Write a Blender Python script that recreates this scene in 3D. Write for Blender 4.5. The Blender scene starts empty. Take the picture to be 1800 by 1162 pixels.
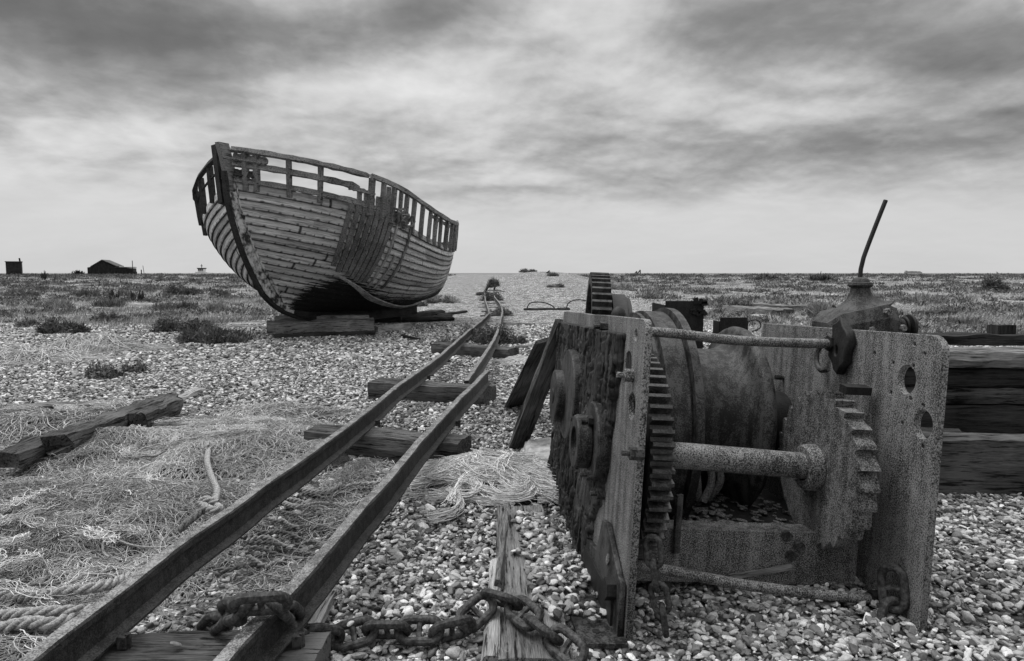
import bpy, bmesh, math, random
import numpy as np
from mathutils import Vector, Matrix, noise as mnoise

# ------------------------------------------------------------------ camera, world, sun
sc = bpy.context.scene
COL = sc.collection
CAM_H = 1.2
FOC = 1173.0
PITCH = math.atan(101 / FOC)
cam_data = bpy.data.cameras.new('camera')
cam = bpy.data.objects.new('camera', cam_data)
COL.objects.link(cam)
cam.location = (0, 0, CAM_H)
cam.rotation_euler = (math.pi / 2 - PITCH, 0, 0)
cam_data.sensor_width = 36
cam_data.lens = FOC / 1800 * 36
cam_data.clip_start = 0.05
cam_data.clip_end = 60000
sc.camera = cam

SUN_DIR = Vector((-0.42, 0.12, 0.88)).normalized()      # towards the sun
sun_el = math.asin(SUN_DIR.z)
sun_az = math.atan2(SUN_DIR.x, SUN_DIR.y)
sd = bpy.data.lights.new('sun', 'SUN')
sd.energy = 1.1
sd.angle = math.radians(24)
sd.color = (1, 1, 1)
sun = bpy.data.objects.new('sun', sd)
COL.objects.link(sun)
sun.rotation_euler = (-SUN_DIR).to_track_quat('-Z', 'Y').to_euler()

sc.view_settings.view_transform = 'Standard'
sc.view_settings.look = 'None'
sc.view_settings.gamma = 1
sc.view_settings.use_curve_mapping = False
sc.view_settings.exposure = 0.55


class NT:
    """tiny node-graph helper"""
    def __init__(self, tree):
        self.t = tree
        tree.nodes.clear()

    def n(self, typ, props=None, **ins):
        nd = self.t.nodes.new(typ)
        for k, v in (props or {}).items():
            setattr(nd, k, v)
        for k, v in ins.items():
            key = int(k[1:]) if k[0] == 'i' and k[1:].isdigit() else k.replace('_', ' ')
            sock = nd.inputs[key]
            if isinstance(v, bpy.types.NodeSocket):
                self.t.links.new(v, sock)
            else:
                sock.default_value = v
        return nd

    def m(self, op, a, b=0.0, c=0.0, clamp=False):
        return self.n('ShaderNodeMath', {'operation': op, 'use_clamp': clamp}, i0=a, i1=b, i2=c).outputs[0]

    def ramp(self, fac, stops, interp='LINEAR'):
        r = self.n('ShaderNodeValToRGB', None, Fac=fac)
        cr = r.color_ramp
        cr.interpolation = interp
        while len(cr.elements) < len(stops):
            cr.elements.new(0.5)
        for e, (p, v) in zip(cr.elements, stops):
            e.position = p
            e.color = (v, v, v, 1)
        return r.outputs[0]

    def noise(self, vec, scale, detail=3, rough=0.5, dist=0.0):
        return self.n('ShaderNodeTexNoise', None, Vector=vec, Scale=scale, Detail=detail, Roughness=rough,
                      Distortion=dist).outputs['Fac']


world = bpy.data.worlds.new('World')
sc.world = world
world.use_nodes = True
w = NT(world.node_tree)
geo = w.n('ShaderNodeTexCoord').outputs['Generated']
vn = w.n('ShaderNodeVectorMath', {'operation': 'NORMALIZE'}, i0=geo).outputs[0]
sx = w.n('ShaderNodeSeparateXYZ', None, Vector=vn)
az = w.m('ARCTAN2', sx.outputs[0], sx.outputs[1])
el = w.m('ARCSINE', sx.outputs[2])
# cloud layer: the direction carried onto a flat deck overhead
zz = w.m('ADD', w.m('MAXIMUM', sx.outputs[2], 0.0), 0.24)
deck = w.n('ShaderNodeCombineXYZ', None, X=w.m('DIVIDE', sx.outputs[0], zz), Y=w.m('DIVIDE', sx.outputs[1], zz), Z=3.3).outputs[0]
n1 = w.noise(deck, 1.5, 9, 0.60, 0.25)
n2 = w.n('ShaderNodeTexNoise', {'noise_type': 'MULTIFRACTAL'} if False else None, Vector=deck, Scale=3.1, Detail=9.0, Roughness=.62, Distortion=.25).outputs['Fac']
vo = w.n('ShaderNodeTexVoronoi', {'feature': 'SMOOTH_F1'}, Vector=w.n('ShaderNodeVectorMath', {'operation': 'ADD'}, i0=deck, i1=w.n('ShaderNodeVectorMath', {'operation': 'SCALE'}, i0=w.n('ShaderNodeTexNoise', None, Vector=deck, Scale=5.0, Detail=6.0).outputs['Color'], Scale=.35).outputs[0]).outputs[0], Scale=2.6, Smoothness=.6).outputs['Distance']
wz = w.n('ShaderNodeTexNoise', None, Vector=deck, Scale=1.9, Detail=6.0, Roughness=0.55)
ws = w.n('ShaderNodeSeparateXYZ', None, Vector=wz.outputs['Color'])
az2 = w.m('ADD', az, w.m('MULTIPLY', w.m('SUBTRACT', ws.outputs[0], 0.5), 0.34))
el2 = w.m('ADD', el, w.m('MULTIPLY', w.m('SUBTRACT', ws.outputs[1], 0.5), 0.16))
BLOBS = [(400, 40, 170, 60, .8), (200, 30, 130, 55, .55), (20, 10, 60, 60, .5), (790, 40, 110, 45, .55),
         (1730, 120, 130, 90, .50), (1260, 60, 200, 60, .42), (1500, 90, 230, 60, .58), (120, 180, 150, 45, .33),
         (330, 165, 120, 40, .26), (1230, 262, 260, 48, .38), (960, 345, 170, 17, .50), (1450, 300, 230, 40, .38),
         (1740, 300, 120, 60, .22), (860, 280, 150, 50, .2), (640, 230, 90, 40, .14), (300, 290, 160, 25, .16),
         (620, 110, 110, 70, -.05), (800, 140, 170, 45, -.08), (1000, 60, 60, 60, -.15), (1690, 205, 90, 22, -.35),
         (1380, 205, 160, 20, -.25), (100, 260, 120, 30, -.15), (900, -600, 1500, 380, .25)]
D = w.m('MULTIPLY', w.m('SUBTRACT', n1, 0.50), .85)
D = w.m('ADD', D, w.m('MULTIPLY', w.m('SUBTRACT', n2, 0.5), 0.38))
D = w.m('ADD', D, w.m('MULTIPLY', w.m('SUBTRACT', vo, .38), .4))
# light catches the upper side of each billow
for (sc0, dt0, rg0, of_, kk) in ((1.5, 4, .46, .11, 1.6), (4.4, 5, .52, .04, .85)):
    dk2 = w.n('ShaderNodeVectorMath', {'operation': 'ADD'}, i0=deck, i1=(-.4 * of_, -of_, 0)).outputs[0]
    qa_, qb_ = w.noise(deck, sc0, dt0, rg0, .2), w.noise(dk2, sc0, dt0, rg0, .2)
    D = w.m('SUBTRACT', D, w.m('MULTIPLY', w.m('SUBTRACT', qa_, qb_), kk))
n3 = w.noise(deck, 13.0, 8, 0.62, 0.0)
D = w.m('ADD', D, w.m('MULTIPLY', w.m('SUBTRACT', n3, 0.5), 0.13))
for (bx, by, rx, ry, wt) in BLOBS:
    d = Vector(((bx - 900) / FOC, 1, (480 - by) / FOC)).normalized()
    a0, e0 = math.atan2(d.x, d.y), math.asin(d.z)
    qa = w.m('POWER', w.m('ABSOLUTE', w.m('MULTIPLY', w.m('SUBTRACT', az2, a0), FOC / rx * .95)), 2.0)
    qe = w.m('POWER', w.m('ABSOLUTE', w.m('MULTIPLY', w.m('SUBTRACT', el2, e0), FOC / ry)), 2.0)
    g = w.m('EXPONENT', w.m('MULTIPLY', w.m('ADD', qa, qe), -0.6))
    D = w.m('ADD', D, w.m('MULTIPLY', g, wt * .72))
# clouds thin out towards the horizon
fade = w.n('ShaderNodeMapRange', {'interpolation_type': 'SMOOTHSTEP'}, Value=el, From_Min=0.055, From_Max=0.17, To_Min=0.12, To_Max=1.0).outputs[0]
# unseen sky behind the camera darkened, added to shape the light
back = w.n('ShaderNodeMapRange', {'interpolation_type': 'SMOOTHSTEP'}, Value=sx.outputs[1], From_Min=0.1, From_Max=-.6, To_Min=0.0, To_Max=.42).outputs[0]
D = w.m('ADD', w.m('ADD', w.m('MULTIPLY', D, fade), 0.05), back)
val = w.ramp(w.m('DIVIDE', w.m('ADD', D, .25), 1.75), [((a_ + .25) / 1.75, b_) for a_, b_ in ((-.25, .60), (-.05, .53), (.12, .46), (.24, .40), (.36, .335), (.50, .265), (.70, .19), (1.0, .125), (1.5, .075))])
hz = w.n('ShaderNodeMapRange', {'interpolation_type': 'SMOOTHSTEP'}, Value=el, From_Min=0.0, From_Max=0.10, To_Min=0.96, To_Max=1.0).outputs[0]
val = w.m('MULTIPLY', w.m('MULTIPLY', val, hz), .955)
# an overcast sky is brightest overhead
zen = w.n('ShaderNodeMapRange', {'interpolation_type': 'SMOOTHSTEP'}, Value=el, From_Min=.40, From_Max=1.0, To_Min=1.0, To_Max=3.6).outputs[0]
val = w.m('MULTIPLY', val, zen)
sky = w.n('ShaderNodeTexSky', {'sky_type': 'NISHITA', 'sun_disc': False, 'sun_elevation': sun_el, 'sun_rotation': sun_az})
bw = w.n('ShaderNodeRGBToBW', None, Color=sky.outputs[0]).outputs[0]
bg1 = w.n('ShaderNodeBackground', None, Color=bw, Strength=0.05)
bg2 = w.n('ShaderNodeBackground', None, Color=val, Strength=1.0)
mx = w.n('ShaderNodeMixShader', None, Fac=0.93)
w.t.links.new(bg1.outputs[0], mx.inputs[1])
w.t.links.new(bg2.outputs[0], mx.inputs[2])
ow = w.n('ShaderNodeOutputWorld')
w.t.links.new(mx.outputs[0], ow.inputs[0])

# ------------------------------------------------------------------ helpers
RNG = np.random.default_rng(7)
random.seed(7)
cP, sP = math.cos(PITCH), math.sin(PITCH)


def ray(px, py):
    u, v = (px - 900) / FOC, (581 - py) / FOC
    return Vector((u, cP + v * sP, -sP + v * cP))


def G(px, py, z=0.0):
    """the point at height z seen at a photo position"""
    d = ray(px, py)
    return Vector((0, 0, CAM_H)) + d * ((z - CAM_H) / d.z)


def AY(px, py, Y):
    d = ray(px, py)
    return Vector((0, 0, CAM_H)) + d * (Y / d.y)


_tab = RNG.random((256, 256))


def vnoise(x, y):
    x = np.asarray(x, float)
    y = np.asarray(y, float)
    xi, yi = np.floor(x).astype(int), np.floor(y).astype(int)
    fx, fy = x - xi, y - yi
    fx, fy = fx * fx * (3 - 2 * fx), fy * fy * (3 - 2 * fy)
    a, b = _tab[xi & 255, yi & 255], _tab[(xi + 1) & 255, yi & 255]
    c, d = _tab[xi & 255, (yi + 1) & 255], _tab[(xi + 1) & 255, (yi + 1) & 255]
    return (a * (1 - fx) + b * fx) * (1 - fy) + (c * (1 - fx) + d * fx) * fy


def fbm(x, y, o=4):
    s, a, t = 0, 1, 0
    for i in range(o):
        s = s + a * vnoise(x * 2 ** i + 17.3 * i, y * 2 ** i + 5.1 * i)
        t += a
        a *= .5
    return s / t


def sstep(a, b, x):
    t = np.clip((x - a) / (b - a), 0, 1)
    return t * t * (3 - 2 * t)


def ground_h(x, y):
    x = np.asarray(x, float)
    y = np.asarray(y, float)
    r = np.hypot(x, y)
    h = .82 * sstep(16, 95, r) * sstep(5, 30, y + r * .2)
    h = h + (fbm(x * .9, y * .9, 3) - .5) * .05 * sstep(3, 8, r) + (fbm(x * .22 + 9, y * .22, 3) - .5) * .32 * sstep(14, 30, r) * (1 - sstep(60, 110, r))
    h = h + (1.16 - .82 * .3) * np.exp(-((x - 2.3) / 4.2) ** 2) * sstep(22, 46, y) * (1 - sstep(52, 75, y))
    # shingle banked against the rear timbers at the right and inside the winch
    h = h + .10 * np.exp(-((x - 2.6) / .8) ** 2 - ((y - 2.2) / .8) ** 2)
    h = h - 3.2 * sstep(165, 230, r)
    return h


def gh(x, y):
    return float(ground_h(x, y))


def GG(px, py, dz=0.0):
    """like G, dz above the ground"""
    p = G(px, py, dz)
    for _ in range(12):
        p = G(px, py, min(gh(p.x, p.y) * .6 + p.z * .4 - dz * .4 * 0 + dz * .6, 1.15)) if p.y > 12 else G(px, py, gh(p.x, p.y) + dz)
    return p


def link(o, parent=None):
    COL.objects.link(o)
    if parent is not None:
        o.parent = parent
    return o


def mesh_obj(name, V, F, mat, parent=None, smooth=False, loc=None, attrs=None, auto=None):
    me = bpy.data.meshes.new(name)
    if isinstance(V, np.ndarray) and isinstance(F, np.ndarray):
        V = V.astype(np.float32)
        k = F.shape[1]
        me.vertices.add(len(V))
        me.vertices.foreach_set('co', V.ravel())
        me.loops.add(F.size)
        me.loops.foreach_set('vertex_index', F.astype(np.int32).ravel())
        me.polygons.add(len(F))
        me.polygons.foreach_set('loop_start', np.arange(0, F.size, k, dtype=np.int32))
        me.update(calc_edges=True)
        me.validate()
    else:
        me.from_pydata([tuple(v) for v in V], [], [tuple(f) for f in F])
        me.update()
    for an, av in (attrs or {}).items():
        a = me.attributes.new(an, 'FLOAT', 'POINT')
        a.data.foreach_set('value', np.asarray(av, np.float32))
    if smooth:
        me.polygons.foreach_set('use_smooth', np.ones(len(me.polygons), bool))
        if auto:
            me.set_sharp_from_angle(angle=math.radians(auto))
    if mat is not None:
        me.materials.append(mat)
    o = bpy.data.objects.new(name, me)
    if loc is not None:
        o.location = loc
    return link(o, parent)


def tag(o, label=None, cat=None, group=None, kind=None):
    if label:
        o['label'] = label
    if cat:
        o['category'] = cat
    if group:
        o['group'] = group
    if kind:
        o['kind'] = kind
    return o


def empty(name, loc=(0, 0, 0), rot=None):
    o = bpy.data.objects.new(name, None)
    o.empty_display_size = .2
    o.location = loc
    if rot is not None:
        o.rotation_euler = rot
    return link(o)


class MB:
    def __init__(self):
        self.v, self.f = [], []

    def add(self, vs, fs):
        b = len(self.v)
        self.v += [tuple(v) for v in vs]
        self.f += [tuple(i + b for i in f) for f in fs]

    def box(self, c, s, rot=None):
        c = Vector(c)
        R = rot if rot is not None else Matrix.Identity(3)
        vs = [c + R @ Vector((x * s[0] / 2, y * s[1] / 2, z * s[2] / 2)) for x in (-1, 1) for y in (-1, 1) for z in (-1, 1)]
        self.add(vs, [(0, 1, 3, 2), (4, 6, 7, 5), (0, 4, 5, 1), (2, 3, 7, 6), (0, 2, 6, 4), (1, 5, 7, 3)])

    def lathe_x(self, cy, cz, prof, n=48, closed=False):
        """prof: (x, r) points swept about an axis along x"""
        m = len(prof)
        vs = []
        for i in range(n):
            a = 2 * math.pi * i / n
            for (x, r) in prof:
                vs.append((x, cy + r * math.cos(a), cz + r * math.sin(a)))
        fs = []
        for i in range(n):
            j = (i + 1) % n
            for k in range(m if closed else m - 1):
                l = (k + 1) % m
                fs.append((i * m + k, i * m + l, j * m + l, j * m + k))
        self.add(vs, fs)

    def disc_x(self, cy, cz, x0, x1, r, n=40, hole=0.0, bev=.006):
        h = max(hole, 0.0005)
        self.lathe_x(cy, cz, [(x0, h), (x0, r - bev), (x0 + bev * np.sign(x1 - x0), r), (x1 - bev * np.sign(x1 - x0), r), (x1, r - bev), (x1, h)], n, closed=True)

    def tube(self, pts, r, n=10, caps=True, ell=None):
        pts = [Vector(p) for p in pts]
        m = len(pts)
        rr = r if isinstance(r, (list, tuple)) else [r] * m
        up = Vector((0, 0, 1))
        t0 = (pts[1] - pts[0]).normalized()
        if abs(t0.dot(up)) > .9:
            up = Vector((1, 0, 0))
        nn = (up - t0 * up.dot(t0)).normalized()
        vs, fs = [], []
        for i, p in enumerate(pts):
            t = (pts[min(i + 1, m - 1)] - pts[max(i - 1, 0)]).normalized()
            nn = (nn - t * nn.dot(t)).normalized()
            b = t.cross(nn)
            for k in range(n):
                a = 2 * math.pi * k / n
                vs.append(p + (nn * math.cos(a) + b * math.sin(a)) * rr[i])
        for i in range(m - 1):
            for k in range(n):
                l = (k + 1) % n
                fs.append((i * n + k, i * n + l, (i + 1) * n + l, (i + 1) * n + k))
        if caps:
            fs.append(tuple(range(n - 1, -1, -1)))
            fs.append(tuple((m - 1) * n + k for k in range(n)))
        self.add(vs, fs)

    def hexbolt(self, c, r, h, axis='x', sgn=1):
        vs = []
        for s in (0, h * sgn):
            for k in range(6):
                a = math.pi / 3 * k + .3
                p = {'x': (s, r * math.cos(a), r * math.sin(a)), 'y': (r * math.cos(a), s, r * math.sin(a)), 'z': (r * math.cos(a), r * math.sin(a), s)}[axis]
                vs.append(Vector(c) + Vector(p))
        self.add(vs, [tuple(range(6)), tuple(range(11, 5, -1))] + [(k, k + 6, (k + 1) % 6 + 6, (k + 1) % 6) for k in range(6)])

    def build(self, name, mat, parent=None, smooth=False, auto=35, loc=None, recalc=True):
        o = mesh_obj(name, self.v, self.f, None, parent, loc=loc)
        if recalc:
            bm = bmesh.new()
            bm.from_mesh(o.data)
            bmesh.ops.recalc_face_normals(bm, faces=bm.faces)
            bm.to_mesh(o.data)
            bm.free()
        if smooth:
            o.data.polygons.foreach_set('use_smooth', np.ones(len(o.data.polygons), bool))
            o.data.set_sharp_from_angle(angle=math.radians(auto))
        if mat is not None:
            o.data.materials.append(mat)
        return o


def smooth_path(pts, step=.03):
    """Catmull-Rom through pts, evenly resampled"""
    P = np.array([list(p) for p in pts], float)
    P = np.vstack([2 * P[0] - P[1], P, 2 * P[-1] - P[-2]])
    out = []
    for i in range(1, len(P) - 2):
        t = np.linspace(0, 1, 24, endpoint=False)[:, None]
        a, b, c, d = P[i - 1], P[i], P[i + 1], P[i + 2]
        out.append(.5 * ((2 * b) + (-a + c) * t + (2 * a - 5 * b + 4 * c - d) * t ** 2 + (-a + 3 * b - 3 * c + d) * t ** 3))
    out = np.vstack(out + [P[-2][None]])
    s = np.r_[0, np.cumsum(np.linalg.norm(np.diff(out, axis=0), axis=1))]
    n = max(4, int(s[-1] / step))
    q = np.linspace(0, s[-1], n)
    return np.stack([np.interp(q, s, out[:, k]) for k in range(3)], -1)


# ------------------------------------------------------------------ materials
def new_mat(name):
    m = bpy.data.materials.new(name)
    m.use_nodes = True
    return m, NT(m.node_tree)


def finish(nt, col, rough=.8, bump=None, bstr=.5, bdist=.01, spec=.35, metal=0.0):
    b = nt.n('ShaderNodeBsdfPrincipled', None, Base_Color=col, Roughness=rough, Metallic=metal)
    b.inputs['Specular IOR Level'].default_value = spec
    if bump is not None:
        bp = nt.n('ShaderNodeBump', None, Strength=bstr, Distance=bdist, Height=bump)
        nt.t.links.new(bp.outputs[0], b.inputs['Normal'])
    o = nt.n('ShaderNodeOutputMaterial')
    nt.t.links.new(b.outputs[0], o.inputs[0])
    return b


def mat_rust(name, lo, hi, scale=220, spread=.12, patch=.35, bstr=.6, rough=.62, spec=.4, midw=.5):
    m, t = new_mat(name)
    oc = t.n('ShaderNodeTexCoord').outputs['Object']
    fine = t.noise(oc, scale, 2, .7)
    mid = t.noise(oc, 28, 4, .65)
    big = t.noise(oc, 3.5, 4, .6)
    st = t.n('ShaderNodeMapping', None, Vector=oc)
    st.inputs['Scale'].default_value = (9, 9, .8)
    streak = t.noise(st.outputs[0], 3, 4, .6)
    f = t.m('ADD', fine, t.m('MULTIPLY', t.m('SUBTRACT', mid, .5), midw))
    f = t.m('ADD', f, t.m('MULTIPLY', t.m('SUBTRACT', big, .5), patch))
    f = t.m('ADD', f, t.m('MULTIPLY', t.m('SUBTRACT', streak, .5), patch * 1.5))
    col = t.ramp(f, [(.5 - spread, lo), (.5, (lo * .6 + hi * .4)), (.5 + spread, hi)])
    finish(t, col, rough, t.m('ADD', t.m('MULTIPLY', fine, .5), mid), bstr, .003, spec)
    return m


def mat_wood(name, lo, hi, grain=26, bstr=.9, rough=.85, axis=0, patch=.5):
    m, t = new_mat(name)
    oc = t.n('ShaderNodeTexCoord').outputs['Object']
    mp = t.n('ShaderNodeMapping', None, Vector=oc)
    s = [1.0, 1.0, 1.0]
    s[axis] = .06
    mp.inputs['Scale'].default_value = s
    g1 = t.noise(mp.outputs[0], grain * 1.9, 6, .66, .22)
    g2 = t.noise(mp.outputs[0], grain * 7, 3, .6)
    big = t.noise(oc, 2.3, 4, .6)
    ck = t.ramp(g1, [(.36, 0), (.43, 1)])
    f = t.m('ADD', t.m('MULTIPLY', g1, .6), t.m('MULTIPLY', g2, .4))
    f = t.m('ADD', f, t.m('MULTIPLY', t.m('SUBTRACT', big, .5), patch))
    col = t.ramp(f, [(.34, lo), (.5, lo * .5 + hi * .5), (.66, hi)])
    ckc = t.m('ADD', t.m('MULTIPLY', ck, .88), .12)
    col = t.m('MULTIPLY', col, ckc)
    finish(t, col, rough, t.m('ADD', t.m('MULTIPLY', ck, .8), t.m('MULTIPLY', g2, .6)), bstr, .008, .25)
    return m


def mat_noise(name, lo, hi, scale=30, rough=.85, bstr=.4, spread=.18, attr=None, detail=4, spec=.3):
    m, t = new_mat(name)
    oc = t.n('ShaderNodeTexCoord').outputs['Object']
    f = t.noise(oc, scale, detail, .6)
    h = f
    if attr:
        a = t.n('ShaderNodeAttribute', {'attribute_name': attr}).outputs['Fac']
        f = t.m('ADD', t.m('MULTIPLY', f, .4), t.m('MULTIPLY', a, .6))
    col = t.ramp(f, [(.5 - spread, lo), (.5 + spread, hi)])
    finish(t, col, rough, h, bstr, .01, spec)
    return m


M_PLATE = mat_rust('speckled_rust', .003, .26, 210, .115, .22, midw=.14)
M_RATCH = mat_rust('ratchet_rust', .003, .20, 210, .12, .22, midw=.3)
M_RUST = mat_rust('dark_rust', .002, .06, 180, .12, .6)
M_RUSTD = mat_rust('very_dark_rust', .002, .018, 150, .16, .5)
M_TOOTH = mat_rust('worn_gear_rust', .002, .07, 160, .15, .4, rough=.45, spec=.6)
M_FLAKE = mat_wood('flaking_rust', .002, .065, 34, 1.0, .6, axis=2, patch=.9)
M_STEM = mat_noise('worn_stem_paint', .03, .52, 9, .85, .6, .10, detail=8)
M_RAILTOP = mat_rust('worn_lit_rail_head', .03, .27, 200, .14, .25, rough=.55)  # wear, plus light from overhead painted into the rail tops as paler grey
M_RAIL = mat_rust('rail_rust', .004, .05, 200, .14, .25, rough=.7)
M_CHAIN = mat_rust('chain_rust', .006, .075, 90, .18, .3, rough=.7)
M_WD = mat_wood('dark_tarred_wood', .003, .045, 30)
M_WM = mat_wood('weathered_wood', .02, .25, 34)
M_WG = mat_wood('cracked_grey_wood', .03, .42, 30, 1.2)
M_WL = mat_wood('pale_bleached_wood', .08, .50, 30)
M_WX = mat_wood('old_sleeper_wood', .003, .115, 34, 1.2, patch=.7)
M_HUTW = mat_wood('black_boards', .006, .03, 6, axis=2)
M_ROPE = mat_noise('rope_fibre', .12, .50, 160, .9, .5, .2)
M_ROPED = mat_noise('dirty_rope_fibre', .035, .24, 160, .9, .5, .2)
M_NET = mat_noise('net_twine', .07, .78, 40, .9, .1, .28, attr='tone')
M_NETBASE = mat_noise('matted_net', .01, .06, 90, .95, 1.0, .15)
M_FIBRE = mat_noise('frayed_fibre', .22, .88, 30, .9, .1, .30, attr='tone')
M_LEAF = mat_noise('scrub_leaf', .012, .26, 8, .8, .1, .35, attr='tone')
M_SCRUB = mat_noise('scrub_clump_leaf', .02, .24, 2, .85, .1, .35, attr='tone')
M_GRASS = mat_noise('dry_grass_blade', .06, .50, 3, .85, .1, .32, attr='tone')
M_CONC = mat_noise('pale_concrete', .22, .48, 22, .9, .7)
M_BLACK = mat_noise('black_iron', .006, .02, 60, .6, .3)
M_WHITE = mat_noise('chalky_white_paint', .45, .75, 14, .7, .1)
M_SHIP = mat_noise('far_ship_haze', .34, .42, .02, .9, 0)  # pale grey stands in for the haze over the distant ship
M_ROOF = mat_noise('felt_roof', .05, .11, 2, .8, .1)

# ------------------------------------------------------------------ ground and sea
m, t = new_mat('shingle_ground')
pos = t.n('ShaderNodeNewGeometry').outputs['Position']
veg = t.n('ShaderNodeAttribute', {'attribute_name': 'veg'}).outputs['Fac']
vor = t.n('ShaderNodeTexVoronoi', {'feature': 'F1'}, Vector=pos, Scale=26.0)
vc = t.n('ShaderNodeSeparateXYZ', None, Vector=vor.outputs['Color']).outputs[0]
vor2 = t.n('ShaderNodeTexVoronoi', {'feature': 'F1'}, Vector=pos, Scale=7.0)
vc2 = t.n('ShaderNodeSeparateXYZ', None, Vector=vor2.outputs['Color']).outputs[0]
vd = vor.outputs['Distance']
big = t.noise(pos, .7, 5, .65)
stone = t.ramp(t.m('ADD', t.m('MULTIPLY', vc, .62), t.m('MULTIPLY', vc2, .38)), [(.15, .05), (.5, .34), (.82, .80)])
gap = t.ramp(vd, [(.35, 1), (.75, .12)])
stone = t.m('MULTIPLY', stone, gap)
stone = t.m('MULTIPLY', stone, t.m('ADD', t.m('MULTIPLY', big, .7), .62))
gn = t.noise(pos, 1.6, 6, .75)
gn2 = t.noise(pos, 14, 4, .8)
gcol = t.ramp(t.m('ADD', t.m('MULTIPLY', gn, .55), t.m('MULTIPLY', gn2, .45)), [(.41, .04), (.5, .20), (.58, .48)])
vf = t.n('ShaderNodeMapRange', None, Value=t.m('ADD', veg, t.m('MULTIPLY', t.m('SUBTRACT', gn, .5), 1.6)), From_Min=.4, From_Max=.6).outputs[0]
mixc = t.n('ShaderNodeMix', {'data_type': 'FLOAT'}, Factor=vf)
t.t.links.new(stone, mixc.inputs[2])
t.t.links.new(gcol, mixc.inputs[3])
hgt = t.m('SUBTRACT', 1.0, vd)
finish(t, mixc.outputs[0], .85, hgt, 1.0, .03, .25)
M_GROUND = m


def veg_f(x, y):
    """where the beach is grown over"""
    x = np.asarray(x, float)
    y = np.asarray(y, float)
    edge = 14.5 + 5 * (fbm(x * .15, y * .15, 3) - .5)
    left = sstep(0, 3.5, -(x + 3.0 + .055 * y)) * sstep(0, 3, y - edge)
    right = sstep(0, 3, x - (3.6 + .02 * y)) * sstep(0, 3, y - (10.5 + 5 * (fbm(x * .2, y * .2 + 5, 3) - .5)))
    return np.clip(left + right, 0, 1)


def annulus(radii, nang, a_focus=True):
    ang = np.linspace(-math.pi, math.pi, nang, endpoint=False)
    if a_focus:   # more rays where the beach is seen
        ang = ang - .62 * np.sin(ang)
    rr, aa = np.meshgrid(radii, ang, indexing='ij')
    X, Y = rr * np.sin(aa), rr * np.cos(aa)
    n, k = len(radii), nang
    i, j = np.meshgrid(np.arange(n - 1), np.arange(k), indexing='ij')
    j2 = (j + 1) % k
    F = np.stack([i * k + j, i * k + j2, (i + 1) * k + j2, (i + 1) * k + j], -1).reshape(-1, 4)
    return X.ravel(), Y.ravel(), F[:, ::-1]


rad = np.r_[0.0005, np.geomspace(.4, 260, 260)]
X, Y, F = annulus(rad, 520)
Z = ground_h(X, Y) - .012 * sstep(20, 12, np.hypot(X, Y))
gobj = mesh_obj('ground', np.stack([X, Y, Z], -1), F, M_GROUND, smooth=True, attrs={'veg': veg_f(X, Y)})
tag(gobj, 'shingle beach of pale pebbles running to the horizon', 'ground', kind='structure')

m, t = new_mat('sea_water')
pos = t.n('ShaderNodeNewGeometry').outputs['Position']
finish(t, (.11, .11, .11, 1), .45, t.noise(pos, .25, 4, .6), .15, .3, .4)
X, Y, F = annulus(np.geomspace(150, 40000, 60), 128, False)
tag(mesh_obj('sea', np.stack([X, Y, X * 0 - 1.9], -1), F, m, smooth=True), 'thin strip of calm grey sea below the sky', 'sea', kind='structure')

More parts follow.
